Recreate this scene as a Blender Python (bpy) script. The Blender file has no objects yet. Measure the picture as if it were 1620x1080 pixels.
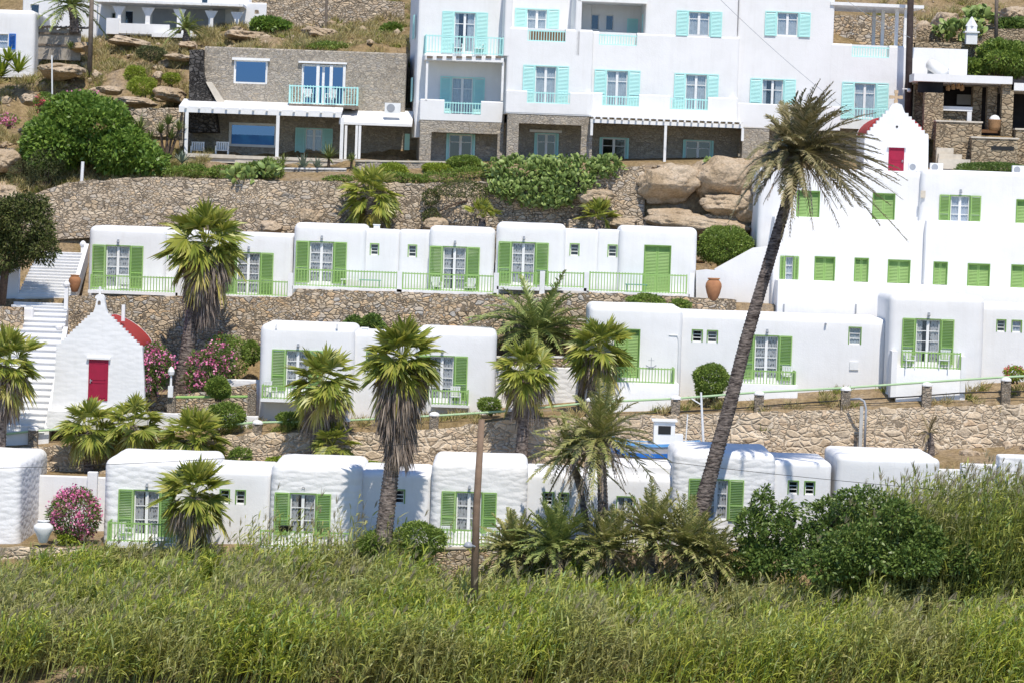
import bpy, bmesh, math, random
import numpy as np
from mathutils import Vector, Matrix, noise

random.seed(7)
RNG = np.random.default_rng(7)
R = math.radians
C = bpy.context.scene.collection

# ---------------------------------------------------------------- camera, sky, sun, exposure
FPX = 4900.0                       # focal length in pixels of a 1620 px wide picture
CAM = Vector((0, 0, 15.0))
PITCH = math.atan(210 / FPX)
ROLL = R(2.0)
_w = Vector((0, math.cos(PITCH), -math.sin(PITCH)))
_q0 = Vector((0, math.sin(PITCH), math.cos(PITCH)))
_r0 = Vector((1, 0, 0))
_q = _q0 * math.cos(ROLL) - _r0 * math.sin(ROLL)
_r = _r0 * math.cos(ROLL) + _q0 * math.sin(ROLL)
cam_d = bpy.data.cameras.new("camera")
cam_d.sensor_width = 36.0
cam_d.lens = 36.0 * FPX / 1620.0
cam_d.clip_start = 1.0
cam_d.clip_end = 6000.0
cam = bpy.data.objects.new("camera", cam_d)
C.objects.link(cam)
cam.matrix_world = Matrix(((_r.x, _q.x, -_w.x, CAM.x), (_r.y, _q.y, -_w.y, CAM.y), (_r.z, _q.z, -_w.z, CAM.z), (0, 0, 0, 1)))
sc = bpy.context.scene
sc.camera = cam

SUN_EL, SUN_AZ = 61.0, 12.0        # sun behind the camera, a little to its right
world = bpy.data.worlds.new("World")
sc.world = world
world.use_nodes = True
nt = world.node_tree
bg = nt.nodes["Background"]
sky = nt.nodes.new("ShaderNodeTexSky")
sky.sky_type = 'NISHITA'
sky.sun_disc = False
sky.sun_elevation = R(SUN_EL)
sky.sun_rotation = R(180 - SUN_AZ)
sky.air_density = 1.0
sky.dust_density = 0.1
sky.ozone_density = 6.0
tint = nt.nodes.new("ShaderNodeMix")          # white balance on the sun makes the skylight bluer
tint.data_type = 'RGBA'
tint.blend_type = 'MULTIPLY'
tint.inputs[0].default_value = 1.0
tint.inputs[7].default_value = (0.95, 1.0, 1.1, 1)
nt.links.new(sky.outputs[0], tint.inputs[6])
nt.links.new(tint.outputs[2], bg.inputs[0])
bg.inputs[1].default_value = 0.12
sun_d = bpy.data.lights.new("sun", 'SUN')
sun_d.energy = 4.0
sun_d.angle = R(0.53)
sun_d.color = (1.0, 0.925, 0.82)
sun = bpy.data.objects.new("sun", sun_d)
C.objects.link(sun)
sdir = Vector((-math.sin(R(SUN_AZ)) * math.cos(R(SUN_EL)), math.cos(R(SUN_AZ)) * math.cos(R(SUN_EL)), -math.sin(R(SUN_EL))))
sun.rotation_euler = sdir.to_track_quat('-Z', 'Y').to_euler()
sun.location = (20, -20, 80)
sc.view_settings.view_transform = 'Standard'
sc.view_settings.look = 'None'
sc.view_settings.gamma = 1.0
sc.view_settings.exposure = 0.31
sc.render.engine = 'CYCLES'
sc.cycles.max_bounces = 6
sc.cycles.transparent_max_bounces = 12
sc.cycles.use_denoising = True

# ---------------------------------------------------------------- points of the place seen at a pixel of the photograph
def ray(u, v):
    return _w + _r * ((u - 810.0) / FPX) + _q * ((540.0 - v) / FPX)

def P(u, v, Y):
    d = ray(u, v)
    return CAM + d * (Y / d.y)

def S(px, Y):
    return px * Y / FPX

# ---------------------------------------------------------------- materials
MATS = {}

def _newmat(name):
    m = bpy.data.materials.new(name)
    m.use_nodes = True
    m.node_tree.nodes.clear()
    MATS[name] = m
    return m, m.node_tree.nodes, m.node_tree.links

def nd(N, t, **kw):
    n = N.new(t)
    for k, v in kw.items():
        setattr(n, k, v)
    return n

def ramp(N, L, src, stops):
    r = N.new("ShaderNodeValToRGB")
    e = r.color_ramp.elements
    while len(e) < len(stops):
        e.new(0.5)
    for i, (p, c) in enumerate(stops):
        e[i].position = p
        e[i].color = (*c, 1)
    L.new(src, r.inputs[0])
    return r.outputs[0]

def mixc(N, L, fac, a, b, blend='MIX'):
    m = nd(N, "ShaderNodeMix", data_type='RGBA', blend_type=blend)
    for s, v in ((m.inputs[0], fac), (m.inputs[6], a), (m.inputs[7], b)):
        if isinstance(v, (int, float)):
            s.default_value = v
        elif isinstance(v, tuple):
            s.default_value = (*v, 1)
        else:
            L.new(v, s)
    return m.outputs[2]

def out(N, L, base, rough=.8, spec=.3, metal=0.0, height=None, bstr=.5, bdist=.05, trans=0.0):
    b = N.new("ShaderNodeBsdfPrincipled")
    if isinstance(base, tuple):
        b.inputs["Base Color"].default_value = (*base, 1)
    else:
        L.new(base, b.inputs["Base Color"])
    b.inputs["Roughness"].default_value = rough
    b.inputs["Specular IOR Level"].default_value = spec
    b.inputs["Metallic"].default_value = metal
    if height is not None:
        bp = N.new("ShaderNodeBump")
        bp.inputs["Strength"].default_value = bstr
        bp.inputs["Distance"].default_value = bdist
        L.new(height, bp.inputs["Height"])
        L.new(bp.outputs[0], b.inputs["Normal"])
    o = N.new("ShaderNodeOutputMaterial")
    if trans:
        t = N.new("ShaderNodeBsdfTranslucent")
        if isinstance(base, tuple):
            t.inputs[0].default_value = (*base, 1)
        else:
            L.new(base, t.inputs[0])
        mx = N.new("ShaderNodeMixShader")
        mx.inputs[0].default_value = trans
        L.new(b.outputs[0], mx.inputs[1])
        L.new(t.outputs[0], mx.inputs[2])
        L.new(mx.outputs[0], o.inputs[0])
    else:
        L.new(b.outputs[0], o.inputs[0])

def noise_n(N, L, scale, detail=4, vec=None, rough=.55):
    n = N.new("ShaderNodeTexNoise")
    n.inputs["Scale"].default_value = scale
    n.inputs["Detail"].default_value = detail
    n.inputs["Roughness"].default_value = rough
    if vec is not None:
        L.new(vec, n.inputs["Vector"])
    return n.outputs[0]

def pos(N):
    return N.new("ShaderNodeNewGeometry").outputs["Position"]

def simple(name, col, col2=None, scale=4.0, rough=.7, spec=.3, bump=0, bscale=25, metal=0, bdist=.02):
    m, N, L = _newmat(name)
    p = pos(N)
    base = col
    if col2:
        n = noise_n(N, L, scale, 5, p)
        base = ramp(N, L, n, [(.35, col), (.68, col2)])
    h = noise_n(N, L, bscale, 3, p) if bump else None
    out(N, L, base, rough, spec, metal, h, bump, bdist)
    return m

def leafy(name, cols, trans=.25, rough=.5, patch=None, pscale=.5, spec=.35):
    """foliage: every leaf (mesh island) draws its own colour of the list; slow patches optional"""
    m, N, L = _newmat(name)
    g = N.new("ShaderNodeNewGeometry")
    n = len(cols)
    base = ramp(N, L, g.outputs["Random Per Island"], [(i / (n - 1), c) for i, c in enumerate(cols)])
    if patch:
        f = ramp(N, L, noise_n(N, L, pscale, 3, g.outputs["Position"]), [(.42, (0, 0, 0)), (.62, (1, 1, 1))])
        base = mixc(N, L, f, base, mixc(N, L, .65, base, patch))
    out(N, L, base, rough, spec, trans=trans)
    return m

def stone(name, cols, joint, scale, sq=1.7, jw=.05, bstr=.9, bdist=.08, dist=.25, soft=.12):
    m, N, L = _newmat(name)
    p = pos(N)
    nz = N.new("ShaderNodeTexNoise")
    nz.inputs["Scale"].default_value = 1.8
    nz.inputs["Detail"].default_value = 3
    L.new(p, nz.inputs["Vector"])
    add = nd(N, "ShaderNodeVectorMath", operation='MULTIPLY_ADD')
    L.new(nz.outputs["Color"], add.inputs[0])
    add.inputs[1].default_value = (dist, dist, dist)
    L.new(p, add.inputs[2])
    mp = N.new("ShaderNodeMapping")
    mp.inputs["Scale"].default_value = (1, 1, sq)
    big = ramp(N, L, noise_n(N, L, .9, 2, p), [(.5, (1, 1, 1)), (.52, (1.75, 1.75, 1.75))])
    sv = nd(N, "ShaderNodeVectorMath", operation='MULTIPLY')
    L.new(add.outputs[0], sv.inputs[0])
    L.new(big, sv.inputs[1])
    L.new(sv.outputs[0], mp.inputs[0])
    v1 = nd(N, "ShaderNodeTexVoronoi", feature='F1')
    v2 = nd(N, "ShaderNodeTexVoronoi", feature='DISTANCE_TO_EDGE')
    for v in (v1, v2):
        v.inputs["Scale"].default_value = scale
        v.inputs["Randomness"].default_value = .95
        L.new(mp.outputs[0], v.inputs["Vector"])
    sep = N.new("ShaderNodeSeparateColor")
    L.new(v1.outputs["Color"], sep.inputs[0])
    n = len(cols)
    base = ramp(N, L, sep.outputs[0], [(i / (n - 1), c) for i, c in enumerate(cols)])
    fine = noise_n(N, L, 9, 6, p, .65)
    base = mixc(N, L, .55, base, ramp(N, L, fine, [(.3, (.45, .45, .45)), (.7, (1.25, 1.2, 1.15))]), 'MULTIPLY')
    jn = nd(N, "ShaderNodeMath", operation='MULTIPLY')
    L.new(v2.outputs["Distance"], jn.inputs[0])
    L.new(ramp(N, L, noise_n(N, L, 1.1, 4, p, .6), [(.3, (.45, .45, .45)), (.7, (2.2, 2.2, 2.2))]), jn.inputs[1])
    jm = ramp(N, L, jn.outputs[0], [(jw * .3, (0, 0, 0)), (jw * 1.7, (1, 1, 1))])
    base = mixc(N, L, jm, joint, base)
    ht = ramp(N, L, v2.outputs["Distance"], [(0, (0, 0, 0)), (jw, (.35, .35, .35)), (soft + jw, (1, 1, 1))])
    hm = nd(N, "ShaderNodeMath", operation='MULTIPLY_ADD')
    L.new(fine, hm.inputs[0])
    hm.inputs[1].default_value = .8
    L.new(ht, hm.inputs[2])
    ad = nd(N, "ShaderNodeMath", operation='MULTIPLY_ADD')
    L.new(sep.outputs[1], ad.inputs[0])
    ad.inputs[1].default_value = .5
    L.new(hm.outputs[0], ad.inputs[2])
    out(N, L, base, .9, .15, 0, ad.outputs[0], bstr, bdist)
    return m

def plaster(name, col, rubble=False, warm=(.77, .77, .765), bstr=.24):
    m, N, L = _newmat(name)
    p = pos(N)
    n1 = noise_n(N, L, .7, 6, p, .6)
    base = ramp(N, L, n1, [(.3, warm), (.62, col)])
    # faint rain streaks: noise stretched along z
    mp = N.new("ShaderNodeMapping")
    mp.inputs["Scale"].default_value = (3.0, 3.0, .22)
    L.new(p, mp.inputs[0])
    st = ramp(N, L, noise_n(N, L, 1.6, 5, mp.outputs[0], .6), [(.28, (.95, .945, .935)), (.5, (1, 1, 1))])
    base = mixc(N, L, .7, base, st, 'MULTIPLY')
    if rubble:
        mp2 = N.new("ShaderNodeMapping")
        mp2.inputs["Scale"].default_value = (1, 1, 2.6)
        L.new(p, mp2.inputs[0])
        vo = nd(N, "ShaderNodeTexVoronoi", feature='SMOOTH_F1')
        vo.inputs["Scale"].default_value = 1.7
        vo.inputs["Smoothness"].default_value = .25
        L.new(mp2.outputs[0], vo.inputs["Vector"])
        inv = nd(N, "ShaderNodeMath", operation='MULTIPLY_ADD')
        L.new(vo.outputs["Distance"], inv.inputs[0])
        inv.inputs[1].default_value = -1.6
        L.new(noise_n(N, L, 5, 5, p), inv.inputs[2])
        out(N, L, base, .85, .2, 0, inv.outputs[0], bstr, .1)
    else:
        hs = nd(N, "ShaderNodeMath", operation='MULTIPLY_ADD')
        L.new(noise_n(N, L, 1.3, 2, p), hs.inputs[0])
        hs.inputs[1].default_value = 2.2
        L.new(noise_n(N, L, 14, 4, p), hs.inputs[2])
        out(N, L, base, .85, .2, 0, hs.outputs[0], .35, .02)
    return m

def glass(name, tint, refl=.25, rough=.03, tintr=(.5, .65, .9)):
    m, N, L = _newmat(name)
    t = N.new("ShaderNodeBsdfTransparent")
    t.inputs[0].default_value = (*tint, 1)
    g = N.new("ShaderNodeBsdfGlossy")
    g.inputs["Roughness"].default_value = rough
    g.inputs[0].default_value = (*tintr, 1)
    mx = N.new("ShaderNodeMixShader")
    mx.inputs[0].default_value = refl
    L.new(t.outputs[0], mx.inputs[1])
    L.new(g.outputs[0], mx.inputs[2])
    o = N.new("ShaderNodeOutputMaterial")
    L.new(mx.outputs[0], o.inputs[0])
    return m

def motif(name, col, dark, scale=7.0):
    """lace-like curtain: pale cloth with upright dark leaf shapes woven in"""
    m, N, L = _newmat(name)
    tc = N.new("ShaderNodeTexCoord")
    mp = N.new("ShaderNodeMapping")
    mp.inputs["Scale"].default_value = (1.7, .01, .62)
    L.new(tc.outputs["Object"], mp.inputs[0])
    v = nd(N, "ShaderNodeTexVoronoi", feature='F1')
    v.inputs["Scale"].default_value = scale
    v.inputs["Randomness"].default_value = .45
    L.new(mp.outputs[0], v.inputs["Vector"])
    f = ramp(N, L, v.outputs["Distance"], [(.25, (1, 1, 1)), (.36, (0, 0, 0))])
    base = mixc(N, L, f, col, dark)
    out(N, L, base, .9, .1, trans=.1)
    return m

WHITE = plaster("white_plaster", (.765, .765, .76), warm=(.715, .715, .705))
RUBBLE = plaster("white_painted_rubble", (.78, .78, .77), True, warm=(.72, .72, .71))
ROUGHW = plaster("white_lime_wash", (.77, .77, .765), True, bstr=.1, warm=(.72, .72, .71))
PAINTW = simple("white_paint", (.8, .8, .79), (.72, .72, .7), 3, .5)
GREEN = simple("green_paint", (.245, .42, .115), (.30, .47, .16), .9, .55)
GREEND = simple("green_frame_paint", (.15, .29, .065), (.19, .33, .085), 2, .5)
AQUA = simple("aqua_paint", (.40, .74, .70), (.46, .78, .74), 1.5, .5)
BLUEP = simple("blue_paint", (.02, .14, .5), (.03, .18, .56), 2, .5)
REDP = simple("red_door_paint", (.33, .012, .045), (.28, .012, .04), 3, .5)
REDR = simple("red_roof_paint", (.36, .035, .035), (.3, .04, .035), 1.2, .7, .2, .3, 12)
CREAM = simple("cream_stone", (.62, .56, .46), (.5, .45, .37), 3, .8)
DARKIN = simple("room_shade", (.018, .018, .022), (.03, .03, .034), 2, .9)  # near black stands in for the shade of unlit interiors
CURT = motif("patterned_curtain", (.74, .70, .66), (.16, .15, .15))
CURP = simple("plain_curtain", (.66, .68, .66), (.5, .53, .53), 5, .9)
CURL = simple("lace_curtain", (.7, .72, .74), (.55, .58, .66), 6, .9)
PANE = glass("window_glass", (.86, .88, .9), .07)
PANEG = glass("shaded_window_glass", (.28, .31, .33), .14, tintr=(.4, .47, .55))  # glass darkened to carry the shade under the porticoes
PANED = glass("dark_window_glass", (.16, .2, .26), .42, tintr=(.18, .34, .68))  # blue sky reflection is put into the gloss colour
WOODG = simple("grey_wood", (.22, .18, .14), (.13, .105, .085), 5, .85, .2, .6, 30)
WOODD = simple("dark_wood", (.035, .026, .024), (.06, .045, .04), 4, .8, .2, .5, 25)
WOODB = simple("brown_wood", (.22, .12, .06), (.16, .085, .045), 5, .8)
METALG = simple("grey_metal", (.33, .35, .37), (.28, .3, .33), 4, .45, .4)
TERRA = simple("terracotta", (.40, .19, .09), (.3, .14, .07), 3, .8, .2, .4, 18)
BLACKP = simple("black_plastic", (.02, .02, .02), None, 3, .5)
PLASW = simple("white_plastic", (.78, .79, .78), (.7, .71, .7), 3, .4, .4)
WICK = simple("wicker", (.38, .22, .11), (.26, .15, .07), 18, .8, .2, .6, 40)
WALLD = stone("dry_stone", [(.39, .31, .22), (.62, .51, .37), (.51, .42, .315), (.68, .57, .42), (.49, .44, .37), (.62, .475, .31), (.54, .455, .345)], (.12, .1, .075), 2.7, 2.0, .035, dist=.34)
WALLC = stone("terrace_stone", [(.39, .31, .21), (.62, .49, .33), (.49, .425, .33), (.66, .53, .37), (.47, .45, .41), (.62, .44, .26), (.54, .44, .31)], (.13, .105, .078), 2.85, 1.8, .035, dist=.34)
WALLM = stone("mortared_stone", [(.5, .39, .265), (.62, .495, .345), (.56, .46, .33), (.7, .57, .41), (.49, .41, .305), (.62, .465, .31)], (.74, .63, .48), 1.7, 2.0, .05, .8, .1, .3)
MASON = stone("house_masonry", [(.33, .3, .255), (.47, .425, .35), (.4, .37, .32), (.52, .46, .37), (.36, .34, .31), (.45, .385, .29)], (.25, .22, .185), 3.9, 2.3, .03, .7, .04, .2)
MASOND = stone("shaded_masonry", [(.04, .038, .036), (.11, .105, .1), (.07, .066, .062), (.18, .17, .16)], (.015, .014, .013), 3.4, 1.6, .05, 1.0, .08)  # house masonry with the shade of the left face put into its colours
MASONP = stone("post_stone", [(.25, .21, .16), (.38, .32, .25), (.3, .27, .22)], (.4, .36, .3), 4.5, 1.6, .05)
BARST = stone("bar_stone", [(.3, .235, .155), (.45, .355, .235), (.36, .3, .21), (.5, .4, .27)], (.12, .09, .06), 2.3, 2.0, .04, .8)

def rockmat():
    m, N, L = _newmat("granite")
    p = pos(N)
    a = ramp(N, L, noise_n(N, L, .55, 7, p, .62), [(.3, (.40, .30, .19)), (.5, (.53, .42, .295)), (.7, (.57, .48, .37))])
    b = ramp(N, L, noise_n(N, L, 7, 6, p, .7), [(.35, (.5, .48, .45)), (.6, (1.1, 1.08, 1.05))])
    base = mixc(N, L, .65, a, b, 'MULTIPLY')
    hm = nd(N, "ShaderNodeMath", operation='MULTIPLY_ADD')
    L.new(noise_n(N, L, 2.2, 8, p, .6), hm.inputs[0])
    hm.inputs[1].default_value = 2.0
    L.new(noise_n(N, L, 14, 4, p, .6), hm.inputs[2])
    out(N, L, base, .92, .15, 0, hm.outputs[0], .8, .12)
    return m
GRANITE = rockmat()

def groundmat():
    m, N, L = _newmat("dry_ground")
    p = pos(N)
    a = ramp(N, L, noise_n(N, L, .35, 7, p, .65), [(.3, (.23, .175, .085)), (.45, (.33, .245, .135)), (.58, (.38, .29, .19)), (.72, (.33, .29, .25))])
    b = ramp(N, L, noise_n(N, L, 5, 6, p, .7), [(.35, (.45, .43, .38)), (.62, (1.15, 1.12, 1.05))])
    base = mixc(N, L, .8, a, b, 'MULTIPLY')
    hm = nd(N, "ShaderNodeMath", operation='MULTIPLY_ADD')
    L.new(noise_n(N, L, 1.6, 8, p, .65), hm.inputs[0])
    hm.inputs[1].default_value = 2.0
    L.new(noise_n(N, L, 11, 5, p, .7), hm.inputs[2])
    out(N, L, base, .95, .1, 0, hm.outputs[0], .8, .15)
    return m
GROUND = groundmat()

FAN = leafy("fan_palm_leaf", [(.13, .185, .03), (.28, .32, .05), (.43, .43, .075), (.19, .25, .04), (.52, .48, .13)], .34, .38, spec=.45)
FANY = leafy("yellowing_palm_leaf", [(.48, .45, .085), (.42, .34, .1), (.34, .37, .07), (.52, .42, .18)], .2, .5)
DEADL = leafy("dead_palm_leaf", [(.24, .19, .155), (.36, .295, .24), (.16, .125, .105), (.46, .39, .31)], .05, .85, spec=.1)
DATE = leafy("date_palm_leaf", [(.15, .2, .05), (.29, .3, .09), (.42, .38, .15), (.2, .24, .06), (.5, .44, .23)], .2, .45)
DATEO = leafy("olive_date_leaf", [(.12, .125, .05), (.25, .22, .1), (.37, .31, .17), (.16, .16, .06), (.44, .37, .23)], .15, .45)
DATEG = leafy("green_date_leaf", [(.13, .19, .055), (.23, .29, .08), (.37, .39, .13), (.17, .23, .07)], .15, .4)
DATEB = leafy("dry_date_leaf", [(.3, .24, .14), (.38, .31, .2), (.22, .17, .1), (.2, .19, .07)], .1, .6, spec=.15)
LEAFD = leafy("fig_leaf", [(.085, .155, .026), (.15, .25, .04), (.25, .36, .065), (.105, .19, .033)], .3, .38)
LEAFJ = leafy("juniper_leaf", [(.04, .06, .018), (.085, .11, .03), (.14, .155, .045), (.08, .075, .045)], .1, .6, spec=.15)
LEAFG = leafy("grey_bush_leaf", [(.085, .1, .045), (.13, .14, .06), (.1, .12, .055)], .15, .7, spec=.1)
LEAFM = leafy("garden_leaf", [(.11, .175, .03), (.18, .265, .05), (.28, .36, .07), (.14, .21, .04)], .3, .45)
LEAFY = leafy("bright_leaf", [(.25, .32, .035), (.34, .40, .05), (.19, .27, .03)], .25, .5)
LEAFA = leafy("agave_leaf", [(.19, .23, .17), (.26, .3, .23), (.15, .2, .12)], .05, .45)
LEAFU = leafy("yucca_leaf", [(.075, .11, .025), (.15, .19, .05), (.22, .23, .075)], .1, .45)
REEDD = leafy("tall_reed_leaf", [(.19, .26, .045), (.36, .41, .06), (.14, .21, .055), (.46, .47, .08), (.26, .32, .05), (.18, .27, .09)], .38, .45, (.22, .2, .1), .5)
LEAFH = leafy("dark_hedge_leaf", [(.06, .115, .027), (.12, .19, .04), (.21, .285, .065), (.085, .14, .035)], .25, .4)
CACT = leafy("cactus_pad", [(.11, .175, .045), (.18, .255, .06), (.27, .34, .1), (.14, .195, .05)], .0, .5)
PINKF = leafy("pink_blossom", [(.82, .2, .42), (.9, .38, .55), (.7, .11, .33), (.93, .55, .66)], .25, .6)
REDF = leafy("red_blossom", [(.6, .06, .08), (.7, .2, .2), (.65, .1, .2)], .2, .6)
REED = leafy("reed_leaf", [(.27, .36, .05), (.47, .52, .06), (.2, .31, .07), (.58, .58, .1), (.37, .45, .06), (.25, .39, .14), (.46, .41, .16), (.52, .55, .07)], .4, .42, (.4, .37, .18), .2)
REEDP = leafy("reed_plume", [(.3, .27, .17), (.4, .36, .24), (.24, .21, .13)], .2, .9, spec=.05)
DRYG = leafy("dry_grass", [(.46, .38, .18), (.38, .31, .13), (.52, .44, .25), (.32, .31, .1)], .2, .8, spec=.05)
TUFTG = leafy("green_tuft", [(.2, .22, .06), (.29, .3, .07), (.15, .19, .05)], .2, .7, spec=.1)
def barkbands(name, c1, c2, sc_, zs):
    m, N, L = _newmat(name)
    mp = N.new("ShaderNodeMapping")
    mp.inputs["Scale"].default_value = (1, 1, zs)
    L.new(pos(N), mp.inputs[0])
    n = noise_n(N, L, sc_, 4, mp.outputs[0], .6)
    out(N, L, ramp(N, L, n, [(.36, c1), (.62, c2)]), .95, .1, 0, n, 1.0, .12)
    return m
TRUNK = barkbands("palm_trunk", (.07, .055, .048), (.30, .25, .215), 4.5, 2.2)
TRUNKD = barkbands("dark_palm_trunk", (.045, .036, .034), (.25, .21, .185), 3.6, 3.2)
TRUNKB = simple("brown_trunk", (.23, .13, .075), (.12, .075, .05), 8, .95, .1, .9, 18)
BARK = simple("bark", (.14, .10, .075), (.08, .06, .045), 8, .95, .1, .8, 20)

# ---------------------------------------------------------------- mesh helpers
def link(name, me, mat=None, parent=None):
    o = bpy.data.objects.new(name, me)
    C.objects.link(o)
    if mat is not None:
        me.materials.append(mat)
    if parent is not None:
        o.parent = parent
    return o

def thing(o, label, cat, group=None, kind='thing'):
    o['label'] = label
    o['category'] = cat
    o['kind'] = kind
    if group:
        o['group'] = group
    return o

def empty(name, loc, label, cat, group=None, yaw=0):
    o = bpy.data.objects.new(name, None)
    C.objects.link(o)
    o.location = loc
    o.rotation_euler = (0, 0, yaw)
    o.empty_display_size = .2
    return thing(o, label, cat, group)

class MB:
    def __init__(s):
        s.v, s.f = [], []
    def add(s, vs, fs):
        n = len(s.v)
        s.v += [tuple(p) for p in vs]
        s.f += [tuple(i + n for i in f) for f in fs]
    def box(s, x0, x1, y0, y1, z0, z1, tilt=0.0):
        vs = [Vector(p) for p in ((x0, y0, z0), (x1, y0, z0), (x1, y1, z0), (x0, y1, z0), (x0, y0, z1), (x1, y0, z1), (x1, y1, z1), (x0, y1, z1))]
        if tilt:
            c = Vector(((x0 + x1) / 2, (y0 + y1) / 2, (z0 + z1) / 2))
            m = Matrix.Rotation(tilt, 3, 'X')
            vs = [c + m @ (p - c) for p in vs]
        s.add(vs, [(0, 3, 2, 1), (4, 5, 6, 7), (0, 1, 5, 4), (1, 2, 6, 5), (2, 3, 7, 6), (3, 0, 4, 7)])
        return s
    def tube(s, pts, rs, n=8, cap=True):
        pts = [Vector(p) for p in pts]
        if isinstance(rs, (int, float)):
            rs = [rs] * len(pts)
        rings = []
        for i, p in enumerate(pts):
            t = (pts[min(i + 1, len(pts) - 1)] - pts[max(i - 1, 0)]).normalized()
            a = t.cross(Vector((0, 1, 0)) if abs(t.y) < .9 else Vector((1, 0, 0))).normalized()
            b = t.cross(a)
            rings += [p + (a * math.cos(2 * math.pi * k / n) + b * math.sin(2 * math.pi * k / n)) * rs[i] for k in range(n)]
        fs = [(i * n + k, i * n + (k + 1) % n, (i + 1) * n + (k + 1) % n, (i + 1) * n + k) for i in range(len(pts) - 1) for k in range(n)]
        if cap:
            fs += [tuple(range(n))[::-1], tuple(range((len(pts) - 1) * n, len(pts) * n))]
        s.add(rings, fs)
        return s
    def lathe(s, c, prof, n=20):
        """prof: (radius, height) pairs from bottom to top"""
        c = Vector(c)
        return s.tube([c + Vector((0, 0, h)) for r, h in prof], [max(r, .002) for r, h in prof], n)
    def prism(s, poly, y0, y1):
        """polygon in local x, z pushed from y0 back to y1"""
        n = len(poly)
        vs = [(x, y0, z) for x, z in poly] + [(x, y1, z) for x, z in poly]
        s.add(vs, [tuple(range(n)), tuple(range(2 * n - 1, n - 1, -1))] + [(i, i + n, (i + 1) % n + n, (i + 1) % n) for i in range(n)])
        return s
    def build(s, name, mat, parent=None, smooth=False):
        me = bpy.data.meshes.new(name)
        me.from_pydata(s.v, [], s.f)
        bm = bmesh.new()
        bm.from_mesh(me)
        bmesh.ops.recalc_face_normals(bm, faces=bm.faces)
        bm.to_mesh(me)
        bm.free()
        if smooth:
            me.polygons.foreach_set('use_smooth', [True] * len(me.polygons))
        return link(name, me, mat, parent)

def np_mesh(name, chunks, mat, parent=None, smooth=False):
    Vs, Fs, n = [], [], 0
    for V, F in chunks:
        Vs.append(V)
        Fs.append(F + n)
        n += len(V)
    V = np.concatenate(Vs).astype(np.float32)
    F = np.concatenate(Fs).astype(np.int32)
    me = bpy.data.meshes.new(name)
    me.vertices.add(len(V))
    me.vertices.foreach_set('co', V.ravel())
    me.loops.add(F.size)
    me.loops.foreach_set('vertex_index', F.ravel())
    me.polygons.add(len(F))
    me.polygons.foreach_set('loop_start', np.arange(0, F.size, 4, dtype=np.int32))
    me.polygons.foreach_set('loop_total', np.full(len(F), 4, dtype=np.int32))
    if smooth:
        me.polygons.foreach_set('use_smooth', np.ones(len(F), dtype=bool))
    me.update(calc_edges=True)
    return link(name, me, mat, parent)

def nrm(a):
    return a / np.maximum(np.linalg.norm(a, axis=-1, keepdims=True), 1e-9)

def perp(D):
    r = RNG.normal(size=D.shape)
    return nrm(np.cross(D, r))

def strips(B, D, Sd, L, Wd, droop=0.0, k=3, prof=None):
    """N tapering ribbons from B along D, Sd their width direction, bending down by droop"""
    N = len(B)
    t = np.linspace(0, 1, k + 1)
    L = np.broadcast_to(np.asarray(L, float), (N,))
    Wd = np.broadcast_to(np.asarray(Wd, float), (N,))
    droop = np.broadcast_to(np.asarray(droop, float), (N,))
    pr = np.asarray(prof if prof is not None else np.sin(np.pi * np.clip(t * .85 + .12, 0, 1)) + .04)
    Pp = B[:, None] + D[:, None] * (L[:, None] * t)[..., None]
    Pp[:, :, 2] -= (droop * L)[:, None] * t ** 2
    w = (Wd / 2)[:, None] * pr
    V = np.stack([Pp - Sd[:, None] * w[..., None], Pp + Sd[:, None] * w[..., None]], axis=2).reshape(-1, 3)
    i0 = (np.arange(N) * (k + 1) * 2)[:, None] + np.arange(k) * 2
    F = np.stack([i0, i0 + 1, i0 + 3, i0 + 2], axis=-1).reshape(-1, 4)
    return V, F

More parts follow.
